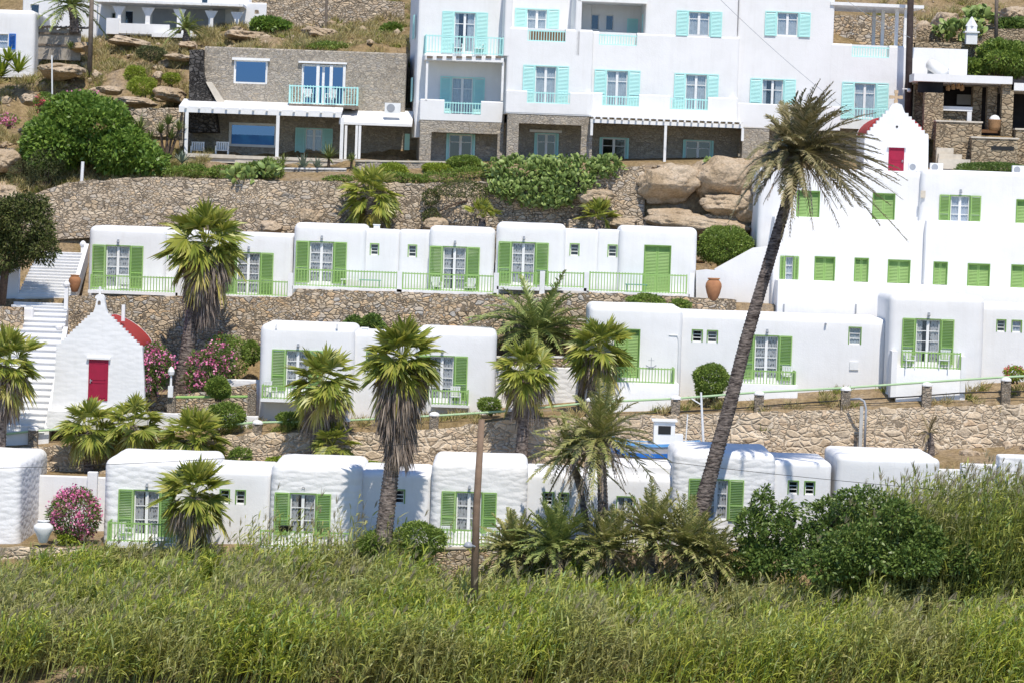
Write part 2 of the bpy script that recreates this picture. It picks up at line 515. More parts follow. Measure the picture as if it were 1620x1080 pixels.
# ---------------------------------------------------------------- buildings
class Bld:
    """a building: local x along its front, y into the hill, z up; pixels are read on planes parallel to its front"""
    def __init__(s, name, label, cat, u, v, Y, yaw=0.0, group=None):
        s.o = P(u, v, Y)
        s.yaw = R(yaw)
        s.ex = Vector((math.cos(s.yaw), math.sin(s.yaw), 0))
        s.ey = Vector((-math.sin(s.yaw), math.cos(s.yaw), 0))
        s.root = empty(name, s.o, label, cat, group, s.yaw)
        s.boxes, s.holes = [], []
        s.Y = Y
    def l(s, u, v, d=0.0):
        r = ray(u, v)
        t = ((s.o - CAM).dot(s.ey) + d) / r.dot(s.ey)
        p = CAM + r * t - s.o
        return p.dot(s.ex), p.z
    def rect(s, u0, v0, u1, v1, d=0.0):
        vm, um = (v0 + v1) / 2, (u0 + u1) / 2
        return s.l(u0, vm, d)[0], s.l(u1, vm, d)[0], s.l(um, v1, d)[1], s.l(um, v0, d)[1]
    def box(s, u0, v0, u1, v1, d=0.0, dep=5.0, r=.3, mat=None, below=1.0):
        x0, x1, z0, z1 = s.rect(u0, v0, u1, v1, d)
        s.boxes.append((x0, x1, d, d + dep, z0 - below, z1, r, mat or WHITE))
        return s
    def hole(s, u0, v0, u1, v1, d=0.0, dep=.45):
        x0, x1, z0, z1 = s.rect(u0, v0, u1, v1, d)
        s.holes.append((x0, x1, d, d + dep, z0, z1))
        return x0, x1, z0, z1
    def part(s, name, mb, mat, parent=None, smooth=False):
        return mb.build(name, mat, parent or s.root, smooth)
    def slab(s, name, u0, v0, u1, v1, d, dep, mat):
        x0, x1, z0, z1 = s.rect(u0, v0, u1, v1, d)
        return s.part(name, MB().box(x0, x1, d, d + dep, z0, z1), mat)
    def window(s, u0, v0, u1, v1, d=0.0, sh='open', col=None, cas=None, rows=4, cur=CURT, gap=0, shu=None, pane=None, cut=True, sides='lr', lamp=False, dep=.45, mull=True):
        col = col or GREEN
        cas = cas or (GREEND if col is GREEN else AQUA)
        x0, x1, z0, z1 = s.rect(u0, v0, u1, v1, d)
        if cut:
            s.holes.append((x0, x1, d, d + dep, z0, z1))
            k = d
        else:
            k = d - .2
        w, h = x1 - x0, z1 - z0
        c = MB()
        t = .05
        c.box(x0 + .002, x0 + t, k - .02, k + .12, z0 + .002, z1 - .002).box(x1 - t, x1 - .002, k - .02, k + .12, z0 + .002, z1 - .002)
        c.box(x0 + t, x1 - t, k - .025, k + .12, z1 - t, z1 - .003)
        win = s.part("window", c, cas)
        if sh == 'closed':
            for a, b in ((x0 + t, (x0 + x1) / 2 - .006), ((x0 + x1) / 2 + .006, x1 - t)):
                s.shutter(a, b, z0 + .01, z1 - t - .01, k + .13, col, -32)
            s.part("back_board", MB().box(x0 + .01, x1 - .01, k + .2, k + .22, z0 + .01, z1 - .01), GREEND if col is GREEN else AQUA, win)
            return win
        m = MB()
        fx0, fx1, fz1 = x0 + t, x1 - t, z1 - t
        y0, y1 = k + .10, k + .15
        b = .06 if w > .8 else .04
        m.box(fx0, fx0 + b, y0, y1, z0, fz1).box(fx1 - b, fx1, y0, y1, z0, fz1)
        m.box(fx0 + b, fx1 - b, y0, y1, fz1 - b, fz1).box(fx0 + b, fx1 - b, y0, y1, z0, z0 + b * 1.6)
        xm = (fx0 + fx1) / 2
        zs = [z0 + b * 1.6, fz1 - b]
        if w > .8 and mull:
            m.box(xm - .07, xm + .07, y0 - .01, y1 + .005, z0 + b * 1.6, fz1 - b)
            spans = ((fx0 + b, xm - .07), (xm + .07, fx1 - b))
        else:
            spans = ((fx0 + b, fx1 - b),)
        for i in range(1, rows):
            if rows == 2 and h > 1.0:
                z = zs[1] - (zs[1] - zs[0]) * .27
            else:
                z = zs[0] + (zs[1] - zs[0]) * i / rows
            for a, e in spans:
                m.box(a, e, y0 + .01, y1 - .01, z - .018, z + .018)
        s.part("sash", m, PAINTW, win)
        g = MB()
        for a, e in spans:
            g.box(a, e, y0 + .022, y0 + .026, zs[0], zs[1])
        s.part("pane", g, pane or PANE, win)
        s.part("room_shade_sheet", MB().box(x0 + .01, x1 - .01, k + dep - .03, k + dep - .01, z0 + .01, z1 - .01), DARKIN, win)  # dark sheet painted in for the shade of the room
        if cur is not None:
            cm = MB()
            n = max(10, int(w / .035))
            for i in range(n):
                a = fx0 + (fx1 - fx0) * i / n
                e = fx0 + (fx1 - fx0) * (i + 1) / n
                if gap and abs((a + e) / 2 - xm + gap * .3 * w) < gap * w:
                    continue
                ya, ye = k + .175 + .015 * math.sin(a * 42), k + .175 + .015 * math.sin(e * 42)
                cm.add([(a, ya, z0 + .01), (e, ye, z0 + .01), (e, ye, z1 - .06), (a, ya, z1 - .06)], [(0, 1, 2, 3)])
            s.part("curtain", cm, cur, win)
        if sh == 'open':
            sw = w * .5 if shu is None else S(shu, s.Y)
            if 'l' in sides:
                s.shutter(x0 - sw - .01, x0 - .01, z0, z1 - .01, d - .075, col)
            if 'r' in sides:
                s.shutter(x1 + .01, x1 + sw + .01, z0, z1 - .01, d - .075, col)
        if lamp:
            s.part("wall_lamp", MB().box(xm - .05, xm + .05, d - .12, d - .002, z1 + .22, z1 + .3).lathe((xm, d - .1, z1 + .1), [(.05, 0), (.08, .05), (.06, .13)], 8), METALG)
        return win
    def shutter(s, x0, x1, z0, z1, y, col, ang=None):
        if ang is None:
            ang = -30 if col is AQUA else 38
        m = MB()
        t, f = .045, .055
        m.box(x0, x0 + f, y, y + t, z0, z1).box(x1 - f, x1, y, y + t, z0, z1)
        rails = [z0, z1 - f]
        if z1 - z0 > 1.5:
            rails.append(z0 + (z1 - z0) * .36)
        for z in rails:
            m.box(x0 + f, x1 - f, y + .003, y + t - .003, z, z + f * 1.1)
        rails.sort()
        for a, b in zip(rails[:-1], rails[1:]):
            z = a + f * 1.1 + .035
            while z < b - .02:
                m.box(x0 + f, x1 - f, y + .014, y + .026, z - .036, z + .036, R(ang))
                z += .075
        return s.part("shutter", m, col)
    def railing(s, u0, v0, u1, v1, d, mat=GREEN, left=0.0, right=0.0, step=.15, posts=True):
        """top rail at v0, bottom at v1 (read at the middle); left/right: returns back to the wall"""
        x0, x1, z0, z1 = s.rect(u0, v0, u1, v1, d)
        m = MB()
        segs = [((x0, d), (x1, d))]
        if left:
            segs.append(((x0, d + left), (x0, d + .06)))
        if right:
            segs.append(((x1, d + .06), (x1, d + right)))
        for (ax, ay), (bx, by) in segs:
            lx, ly = bx - ax, by - ay
            n = max(2, int(max(abs(lx), abs(ly)) / step))
            h = .02
            X0, X1, Y0, Y1 = min(ax, bx), max(ax, bx), min(ay, by), max(ay, by)
            wx, wy = (0, .025) if abs(lx) > abs(ly) else (.025, 0)
            m.box(X0 - wx, X1 + wx, Y0 - wy, Y1 + wy, z1 - .06, z1)
            m.box(X0 - wx * .8, X1 + wx * .8, Y0 - wy * .8, Y1 + wy * .8, z0 + .035, z0 + .08)
            for i in range(n + 1):
                px, py = ax + lx * i / n, ay + ly * i / n
                r = .036 if posts and i in (0, n) else .021
                m.box(px - r, px + r, py - r * .97, py + r * .97, z0 if r > .02 else z0 + .07, z1 + (.03 if r > .02 else -.04))
        return s.part("railing", m, mat)
    def finish(s):
        groups = {}
        for b in s.boxes:
            groups.setdefault(b[7].name, []).append(b)
        for mname, bs in groups.items():
            bm = bmesh.new()
            for (x0, x1, y0, y1, z0, z1, r, mat) in bs:
                b2 = bmesh.new()
                bmesh.ops.create_cube(b2, size=1)
                for v in b2.verts:
                    v.co = Vector(((x0 + x1) / 2 + v.co.x * (x1 - x0), (y0 + y1) / 2 + v.co.y * (y1 - y0), (z0 + z1) / 2 + v.co.z * (z1 - z0)))
                if r >= .15:
                    bmesh.ops.subdivide_edges(b2, edges=b2.edges, cuts=7, use_grid_fill=True)
                    e = [e for e in b2.edges if len(e.link_faces) == 2 and e.calc_face_angle(0) > 1 and not all(abs(v.co.z - z0) < 1e-4 for v in e.verts)]
                    bmesh.ops.bevel(b2, geom=e, offset=min(r, (x1 - x0) * .1, (y1 - y0) * .1), segments=5, profile=.5, affect='EDGES')
                    for v in b2.verts:
                        q = v.co + s.o
                        k = .028 if r > .2 else .018
                        v.co += Vector((noise.noise(q * .9), noise.noise(q * .9 + Vector((9, 3, 1))), 1.3 * noise.noise(q * .7 + Vector((2, 8, 5))))) * k
                elif r > 0:
                    e = [e for e in b2.edges if not all(abs(v.co.z - z0) < 1e-4 for v in e.verts)]
                    bmesh.ops.bevel(b2, geom=e, offset=min(r, (x1 - x0) * .4, (y1 - y0) * .4), segments=6 if r > .15 else 2, profile=.5, affect='EDGES')
                me = bpy.data.meshes.new("wall")
                b2.to_mesh(me)
                b2.free()
                hs = [h for h in s.holes if abs(h[2] - y0) < .06 and h[0] > x0 - .02 and h[1] < x1 + .02 and h[5] > z0 and h[4] < z1]
                if hs:
                    ob = link("cut", me)
                    cm = MB()
                    for h in hs:
                        cm.box(h[0], h[1], h[2] - .6, h[3], h[4], h[5])
                    co = cm.build("cutter", None)
                    md = ob.modifiers.new("b", 'BOOLEAN')
                    md.operation = 'DIFFERENCE'
                    md.solver = 'EXACT'
                    md.object = co
                    dg = bpy.context.evaluated_depsgraph_get()
                    me2 = bpy.data.meshes.new_from_object(ob.evaluated_get(dg))
                    bpy.data.objects.remove(ob)
                    bpy.data.objects.remove(co)
                    me = me2
                bm.from_mesh(me)
            fin = bpy.data.meshes.new("wall")
            bm.to_mesh(fin)
            bm.free()
            if any(b[6] >= .15 for b in bs):
                fin.polygons.foreach_set('use_smooth', [True] * len(fin.polygons))
                fin.set_sharp_from_angle(angle=R(32))
            fin.materials.clear()
            link("wall", fin, bs[0][7], s.root)
        return s

# ---------------------------------------------------------------- ground
US = [0, 405, 810, 1215, 1620]
def grow(Y, vs):
    return Y, [P(u, v, Y).z for u, v in zip(US, vs)]
def gsame(Y, row):
    return Y, list(row[1])
G = []
G.append((40, [-8.0] * 5)); G.append((118, [-6.2] * 5)); G.append((125, [-5.4] * 5))
G.append((132, [-3.8, -3.8, -3.7, -3.4, -3.3])); G.append((138.6, [-2.3, -2.3, -2.2, -2.0, -2.0]))
g = grow(139.0, [864, 866, 870, 872, 872]); G.append(g); G.append(gsame(145.8, g))
G.append(grow(146.4, [752, 752, 748, 735, 728])); G.append(grow(149.2, [745, 745, 742, 722, 704]))
G.append(grow(149.65, [707, 686, 662, 649, 637])); g = grow(151.9, [690, 668, 655, 624, 604]); G.append(g); G.append(gsame(154.2, g))
G.append(grow(159.0, [600, 560, 548, 510, 498])); g = grow(159.25, [474, 470, 466, 482, 492]); G.append(g); G.append(gsame(164.3, g))
G.append(grow(167.9, [398, 374, 366, 352, 330])); G.append(grow(168.4, [318, 287, 279, 268, 290]))
g = grow(171.8, [272, 262, 258, 252, 275]); G.append(g)
G.append(grow(177.0, [206, 250, 250, 246, 262])); G.append(grow(181.5, [148, 84, 70, 60, 150]))
G.append(grow(186.0, [104, 64, 50, 30, 110])); G.append(grow(191.0, [78, 52, 30, 5, 62])); G.append(grow(197.0, [60, 20, -5, -40, 20]))
G.append(grow(206.0, [0, -40, -60, -90, -40])); G.append(grow(225.0, [-140] * 5)); g = grow(262.0, [-170] * 5); G.append(g)
G.append((1600, [g[1][2]] * 5))
GY = np.array([a for a, b in G])

def ground_z(x, y):
    i = int(np.clip(np.searchsorted(GY, y) - 1, 0, len(G) - 2))
    t = (y - GY[i]) / (GY[i + 1] - GY[i])
    t = min(max(t, 0), 1)
    u = min(max(810 + x * FPX / max(y, 100), -120), 1740)
    a = float(np.interp(u, US, G[i][1])); b = float(np.interp(u, US, G[i + 1][1]))
    z = a + (b - a) * t
    if y > 168.4:
        k = min(1, (y - 168.4) / 4) * (1 if (u < 640 or u > 1440 or y > 181) else .0)
        z += k * (.55 * noise.noise(Vector((x * .35, y * .35, 3))) + .3 * noise.noise(Vector((x * .9, y * .9, 9))))
    elif y > 149.2:
        z += .05 * noise.noise(Vector((x * .8, y * .8, 1)))
    return z

def make_ground():
    ys = []
    for a, b in zip(GY[:-1], GY[1:]):
        st = .45 if a > 165 and b < 230 else (1.0 if a > 130 and b < 230 else (b - a) / 3)
        n = max(1, int(math.ceil((b - a) / st)))
        ys += [a + (b - a) * k / n for k in range(n)]
    ys.append(float(GY[-1]))
    xs = [-900, -300, -90] + [x * .6 for x in range(-60, 61)] + [90, 300, 900]
    V = np.array([[(x, y, ground_z(x, y)) for x in xs] for y in ys]).reshape(-1, 3)
    nx = len(xs)
    j, i = np.meshgrid(np.arange(len(ys) - 1), np.arange(nx - 1), indexing='ij')
    a = j * nx + i
    F = np.stack([a, a + 1, a + nx + 1, a + nx], -1).reshape(-1, 4)
    o = np_mesh("terrain", [(V, F)], GROUND, None, True)
    o['kind'] = 'structure'
make_ground()

# ---------------------------------------------------------------- walls of stone along a line of pixels
def lerp_path(pts, n):
    us = [p[0] for p in pts]
    out = []
    for i in range(n + 1):
        u = us[0] + (us[-1] - us[0]) * i / n
        out.append([u] + [float(np.interp(u, us, [p[k] for p in pts])) for k in range(1, len(pts[0]))])
    return out

def stone_wall(label, pts, mat, thick=.5, group="dry stone walls", rough=.06, lean=.03, name="stone_wall", cap=None, kind='thing', step=.22):
    """pts: (u, v top, v bottom, Y) along the wall"""
    L = abs(S(pts[-1][0] - pts[0][0], pts[0][3]))
    n = max(4, int(L / step))
    cols = lerp_path(pts, n)
    nz = 10
    front, top = [], []
    for i, (u, vt, vb, Y) in enumerate(cols):
        b, t = P(u, vb, Y), P(u, vt, Y)
        jit = rough * 1.2 * noise.noise(Vector((b.x * 1.9, Y, 5)))
        for k in range(nz + 1):
            f = k / nz
            x, z = b.x + (t.x - b.x) * f, b.z - .4 + (t.z + jit - b.z + .4) * f
            y = Y + lean * (z - b.z) + rough * noise.noise(Vector((x * 1.6, z * 2.2, Y)))
            front.append((x, y, z))
        top.append((t.x, Y + thick, t.z + jit - .02))
    V = front + top + [(p[0], p[1], p[2] - (cols[0][2] - cols[0][1]) * .03 - .8) for p in top]
    m = nz + 1
    F = [(i * m + k, (i + 1) * m + k, (i + 1) * m + k + 1, i * m + k + 1) for i in range(n) for k in range(nz)]
    o1 = (n + 1) * m
    o2 = o1 + n + 1
    F += [(i * m + nz, (i + 1) * m + nz, o1 + i + 1, o1 + i) for i in range(n)]
    F += [(o1 + i, o1 + i + 1, o2 + i + 1, o2 + i) for i in range(n)]
    me = bpy.data.meshes.new(name)
    me.from_pydata(V, [], F)
    for side in (0, n):
        pass
    o = link(name, me, mat)
    thing(o, label, "wall", group, kind)
    if cap:
        cv, cf = MB(), None
        for (a, b) in zip(cols[:-1], cols[1:]):
            pa, pb = P(a[0], a[1], a[3] - .03), P(b[0], b[1], b[3] - .03)
            hh = .09
            cv.add([pa, pb, pb + Vector((0, thick + .1, 0)), pa + Vector((0, thick + .1, 0))] + [q + Vector((0, 0, hh)) for q in (pa, pb, pb + Vector((0, thick + .1, 0)), pa + Vector((0, thick + .1, 0)))],
                   [(4, 5, 6, 7), (0, 1, 5, 4), (3, 7, 6, 2)])
        cv.build("coping", cap, o)
    return o

# ---------------------------------------------------------------- plants
GOLD = 2.39996

def dirs(n, e0, e1, jit=.12, pw=1.0):
    i = np.arange(n)
    e = e0 + (e1 - e0) * ((i + .5) / n) ** pw + RNG.normal(0, jit, n)
    a = i * GOLD + RNG.normal(0, .15, n)
    return np.stack([np.cos(a) * np.cos(e), np.sin(a) * np.cos(e), np.sin(e)], -1), e

def fan_leaves(c, d, Rl, droop=.12, nb=22, drop=.0):
    N = len(d)
    lp = Rl * RNG.uniform(.42, .62, N)
    hub = c + d * lp[:, None]
    hub[:, 2] -= drop * lp
    p = d.copy()
    p[:, 2] -= RNG.uniform(.05, .75, N) * (1.05 - .95 * np.clip(d[:, 2], 0, 1))
    p = nrm(p)
    Z = np.array([0, 0, 1.0])
    s = nrm(np.cross(p, Z) + RNG.normal(0, .3, (N, 3)))
    m = np.cross(s, p)
    a = np.linspace(-1.7, 1.7, nb)
    ca, sa = np.cos(a)[None, :, None], np.sin(a)[None, :, None]
    D = ca * p[:, None] + sa * s[:, None] + .22 * m[:, None] * (1 - ca)
    D = nrm(D + RNG.normal(0, .035, D.shape))
    Sd = -sa * p[:, None] + ca * s[:, None]
    th = np.where(np.arange(nb) % 2 == 0, .55, -.55)[None, :, None]
    Sd = nrm(Sd * np.cos(th) + m[:, None] * np.sin(th))
    L = (Rl * .6 * (1 - .13 * np.abs(a)))[None] * RNG.uniform(.8, 1.1, (N, nb)) * RNG.uniform(.72, 1.12, (N, 1))
    B = np.repeat(hub[:, None], nb, 1)
    dr = droop * RNG.uniform(.5, 1.6, (N, 1)) * np.ones((1, nb)) + RNG.uniform(0, .12, (N, nb))
    ch = [strips(B.reshape(-1, 3), D.reshape(-1, 3), Sd.reshape(-1, 3), L.ravel(), (L * 2 * math.tan(1.85 / nb) * 1.1).ravel(), dr.ravel(), 4, [.12, .55, .85, .42, .03])]
    ch.append(strips(np.repeat(np.array([c], float), N, 0), nrm(hub - c), s, np.linalg.norm(hub - c, axis=1), .05, 0, 1, [1, .7]))
    return ch

def trunk_mesh(pts, rs, n=12, rings=.16, amp=.07):
    """tapered trunk along points with leaf-scar rings"""
    pts = [Vector(p) for p in pts]
    out, rr = [], []
    for (a, b, ra, rb) in zip(pts[:-1], pts[1:], rs[:-1], rs[1:]):
        k = max(2, int((b - a).length / rings * 2))
        for i in range(k):
            out.append(a.lerp(b, i / k))
            rr.append((ra + (rb - ra) * i / k) * (1 + (amp if len(rr) % 2 else -amp) * random.uniform(.5, 1.3)))
    out.append(pts[-1])
    rr.append(rs[-1])
    return MB().tube(out, rr, n)

PALMS = "palms planted on the terraces"
def fan_palm(label, u, v, Y, rpx, base=None, tr=.25, skirt=0, n=34, mat=FAN, tmat=TRUNK, yellow=6, low=-.55, stretch=1.0):
    c3 = P(u, v, Y)
    b3 = P(base[0], base[1], Y) if base else c3 - Vector((0, 0, .8))
    root = empty("fan_palm", b3, label, "palm tree", PALMS)
    inv = np.array(b3)
    c = np.array(c3) - inv
    Rl = S(rpx, Y)
    d, e = dirs(n, 1.5, low, .1, .8)
    d[:, 2] *= stretch
    np_mesh("crown", fan_leaves(c, nrm(d), Rl * 1.0), FAN if mat is None else mat, root)
    if yellow:
        d2, e2 = dirs(yellow, low + .15, low - .55)
        np_mesh("old_leaves", fan_leaves(c - np.array([0, 0, .12 * Rl]), d2, Rl * .92, .5), FANY, root)
    top = Vector(c)
    bot = Vector((0, 0, -.35))
    mid = bot.lerp(top, .5) + Vector((random.uniform(-.1, .1), 0, 0))
    trunk_mesh([bot, mid, top], [tr * 1.25, tr, tr * .9]).build("trunk", tmat, root, True)
    if skirt:
        hl = S(skirt, Y)
        N = int(1000 * hl)
        hz = RNG.uniform(0, 1, N)
        ang = RNG.uniform(0, 2 * np.pi, N)
        rad = (tr + Rl * .3 * (1 - hz) ** 1.1 + .2 * (1 - .5 * hz)) * (1 + .25 * np.sin(ang * 2 + u) + .2 * np.sin(hz * 9 + ang)) * RNG.uniform(.55, 1.05, N)
        dirv = np.stack([np.cos(ang), np.sin(ang), np.zeros(N)], -1)
        B = c + dirv * rad[:, None]
        B[:, 2] -= .25 * Rl + hz * (hl - .7)
        D = nrm(dirv * RNG.uniform(-.12, .4, N)[:, None] + np.array([0, 0, -1.0]) + RNG.normal(0, .09, (N, 3)))
        np_mesh("dead_leaves", [strips(B, D, perp(D), RNG.uniform(.55, 1.15, N), RNG.uniform(.028, .075, N), .05, 3, [.5, 1, .7, .1])], DEADL, root)
        d3, e3 = dirs(12, low - .35, low - .95)
        np_mesh("hanging_leaves", fan_leaves(c - np.array([0, 0, .25 * Rl]), d3, Rl * .85, .75), DEADL, root)
    return root

def feather(c, d, Lf, droop, nl=34, ll=.16, wl=.022, vee=.28, fwd=.8, bend=.25, wind=0.0):
    N = len(d)
    Lf = np.broadcast_to(np.asarray(Lf, float), (N,))
    droop = np.broadcast_to(np.asarray(droop, float), (N,))
    Z = np.array([0, 0, 1.0])
    t = np.linspace(.14, 1.0, nl)
    base = np.broadcast_to(np.asarray(c, float), (N, 3))
    wv = np.array([wind, 0, 0])
    pos_ = base[:, None] + d[:, None] * (Lf[:, None] * t)[..., None] - Z * ((droop * Lf)[:, None] * t ** 2)[..., None] + wv * (Lf[:, None] * t ** 2)[..., None]
    T = nrm(d[:, None] - Z * (2 * droop[:, None] * t)[..., None] + wv * (2 * t)[None, :, None] + 0 * pos_)
    s = np.cross(T, Z)
    s[np.linalg.norm(s, axis=-1) < .05] = (1, 0, 0)
    s = nrm(s)
    m = np.cross(s, T)
    prof = (.45 + .62 * np.sin(np.pi * np.clip(t, 0, 1) ** .75)) * (1 - .45 * t ** 4)
    ch = []
    for sg in (-1, 1):
        D = nrm(T * fwd + s * sg * .75 + m * vee + RNG.normal(0, .17, T.shape))
        L = (Lf * ll)[:, None] * prof * RNG.uniform(.8, 1.15, (N, nl))
        Sd = nrm(np.cross(D, m) + .35 * m)
        ch.append(strips(pos_.reshape(-1, 3), D.reshape(-1, 3), Sd.reshape(-1, 3), L.ravel(), (wl * (1 + 0 * L)).ravel(), RNG.uniform(.4, 1.4, L.size) * bend, 2, [.7, 1, .08]))
    # the ribs: ribbons standing on the curve
    k = 8
    tt = np.linspace(0, 1, k + 1)
    pp = base[:, None] + d[:, None] * (Lf[:, None] * tt)[..., None] - Z * ((droop * Lf)[:, None] * tt ** 2)[..., None] + wv * (Lf[:, None] * tt ** 2)[..., None]
    sd = nrm(np.cross(d, Z) + 1e-4)
    for ax in (sd, nrm(np.cross(sd, d))):
        w = np.linspace(.045, .012, k + 1)[None, :, None]
        V = np.stack([pp - ax[:, None] * w, pp + ax[:, None] * w], 2).reshape(-1, 3)
        i0 = (np.arange(N) * (k + 1) * 2)[:, None] + np.arange(k) * 2
        ch.append((V, np.stack([i0, i0 + 1, i0 + 3, i0 + 2], -1).reshape(-1, 4)))
    return ch

def date_palm(label, u, v, Y, rpx, base=None, tr=.2, n=40, e0=1.45, e1=-.5, droop=.3, mat=DATE, dry=0, path=None, rs=None, tmat=TRUNK, wind=0.0, dead=0, name="date_palm", group=PALMS, nl=34, wl=.028, ll=.17):
    c3 = P(u, v, Y)
    b3 = P(base[0], base[1], Y) if base else c3 - Vector((0, 0, .5))
    root = empty(name, b3, label, "palm tree", group)
    c = np.array(c3 - b3)
    Rl = S(rpx, Y)
    d, e = dirs(n, e0, e1, .12, .9)
    Lf = Rl * RNG.uniform(.85, 1.2, n)
    np_mesh("crown", feather(c, d, Lf, droop * RNG.uniform(.7, 1.3, n) * (.4 + np.cos(e)), nl, ll, wl, wind=wind), mat, root)
    if dry:
        d2, e2 = dirs(dry, e1 - .05, e1 - .7)
        np_mesh("dry_fronds", feather(c - np.array([0, 0, .1]), d2, Rl * RNG.uniform(.6, .95, dry), .45, 24, .14, .026, .1, 1.0, .7, wind * .4), DATEB, root)
    if dead:
        a = RNG.uniform(0, 2 * np.pi, dead)
        dd = nrm(np.stack([np.cos(a) * .75, np.sin(a) * .75, RNG.uniform(.1, .6, dead)], -1))
        np_mesh("hanging_fronds", feather(c - np.array([0, 0, .1]), dd, Rl * RNG.uniform(.5, .8, dead), 1.15, 22, .1, .03, .0, 1.3, .9), DEADL, root)
    if path:
        pts = [P(a, b, Y) - b3 for a, b in path]
    else:
        pts = [Vector((0, 0, -.3)), Vector(c) * .5 + Vector((.06, 0, 0)), Vector(c)]
    rr = rs or [tr * 1.2, tr, tr * .9]
    # smooth the path
    fine, fr = [], []
    for i in range(len(pts) - 1):
        p0, p1, p2, p3 = pts[max(i - 1, 0)], pts[i], pts[i + 1], pts[min(i + 2, len(pts) - 1)]
        for k in range(4):
            t = k / 4
            fine.append(.5 * ((2 * p1) + (p2 - p0) * t + (2 * p0 - 5 * p1 + 4 * p2 - p3) * t * t + (3 * p1 - p0 - 3 * p2 + p3) * t ** 3))
            fr.append(rr[i] + (rr[i + 1] - rr[i]) * t)
    fine.append(pts[-1]); fr.append(rr[-1])
    trunk_mesh(fine, fr, 14, .15, .06).build("trunk", tmat, root, True)
    return root

def blob_leaves(blobs, n, L, W, origin, shell=.16, lobes=26, lobe=.22, up=.25):
    ch = []
    tot = sum((b[3] * b[4]) for b in blobs)
    for (u, v, Y, ru, rv, dep) in blobs:
        c = np.array(P(u, v, Y)) - origin
        rx, rz = S(ru, Y), S(rv, Y)
        k = int(n * ru * rv / tot)
        d = nrm(RNG.normal(size=(k, 3)) + np.array([0, -.25, .15]))
        lc = nrm(RNG.normal(size=(lobes, 3)))
        lh = RNG.uniform(.3, 1, lobes)
        dots = d @ lc.T
        bumpv = np.max(lh * np.clip((dots - .8) / .2, 0, 1), axis=1)
        rho = 1 - lobe * .8 + lobe * 1.3 * bumpv - np.abs(RNG.normal(0, shell, k))
        pcs = c + d * rho[:, None] * np.array([rx, dep, rz])
        D = nrm(d + RNG.normal(0, .75, (k, 3)) + np.array([0, 0, up]))
        ch.append(strips(pcs, D, perp(D), L * RNG.uniform(.6, 1.3, k), W * RNG.uniform(.7, 1.2, k), .15, 2, [.25, 1, .05]))
    return ch

def bush(name, label, cat, blobs, mat, n, L, W, group=None, shell=.16, flowers=None, nf=0, fs=.1, lobe=.22, stems=4, base=None, fout=.9, lobes=26):
    u, v, Y, ru, rv, dep = blobs[0]
    b3 = P(*(base or (u, v + rv)), Y)
    root = empty(name, b3, label, cat, group)
    og = np.array(b3)
    np_mesh("foliage", blob_leaves(blobs, n, L, W, og, shell, lobes, lobe), mat, root)
    if stems:
        m = MB()
        for i in range(stems):
            bl = random.choice(blobs)
            q = P(bl[0] + random.uniform(-.5, .5) * bl[3], bl[1] + random.uniform(-.3, .3) * bl[4], bl[2] + random.uniform(-.3, .3) * bl[5]) - b3
            a = Vector((random.uniform(-.15, .15), random.uniform(-.1, .1), -.15))
            m.tube([a, a.lerp(q, .5) + Vector((random.uniform(-.1, .1), 0, .1)), q], [.05, .035, .012], 6)
        m.build("stem", BARK, root)
    if flowers:
        N = nf
        chs = []
        tot = sum(b[3] * b[4] for b in blobs)
        for (u, v, Y, ru, rv, dep) in blobs:
            k = max(1, int(nf * ru * rv / tot / 7))
            c = np.array(P(u, v, Y)) - og
            d = nrm(RNG.normal(size=(k, 3)) + np.array([0, -.5, .3]))
            pc = c + d * np.array([S(ru, Y), dep, S(rv, Y)]) * RNG.uniform(fout - .08, fout + .14, k)[:, None]
            pc = np.repeat(pc, 7, 0) + RNG.normal(0, fs * .9, (k * 7, 3))
            D = nrm(RNG.normal(size=pc.shape) + np.array([0, -.6, .3]))
            Sd = perp(D)
            chs.append(strips(pc - D * fs * .5, D, Sd, fs, fs, 0, 2, [.5, 1, .5]))
        np_mesh("blossoms", chs, flowers, root)
    return root

def spiky(name, label, cat, u, v, Y, rpx, mat, n=40, w=.05, droop=.2, e1=.1, group=None, stem=0, heads=None):
    b3 = P(u, v, Y)
    root = empty(name, b3, label, cat, group)
    Rl = S(rpx, Y)
    ch = []
    for (dx, dz, sc_) in heads or [(0, 0, 1)]:
        d, e = dirs(n, 1.45, e1, .15)
        B = np.tile(np.array([dx, 0, dz + stem], float), (n, 1)) + RNG.normal(0, .02, (n, 3))
        ch.append(strips(B, d, nrm(np.cross(d, np.array([0, 0, 1.0])) + 1e-3), Rl * sc_ * RNG.uniform(.75, 1.1, n), w, droop * RNG.uniform(.3, 1.6, n), 4, [.6, 1, .9, .6, .05]))
    np_mesh("leaves", ch, mat, root)
    if stem:
        m = MB()
        for (dx, dz, sc_) in heads or [(0, 0, 1)]:
            m.tube([(dx * .3, 0, -.3), (dx, 0, dz + stem)], [.09, .07], 7)
        m.build("trunk", BARK, root)
    return root

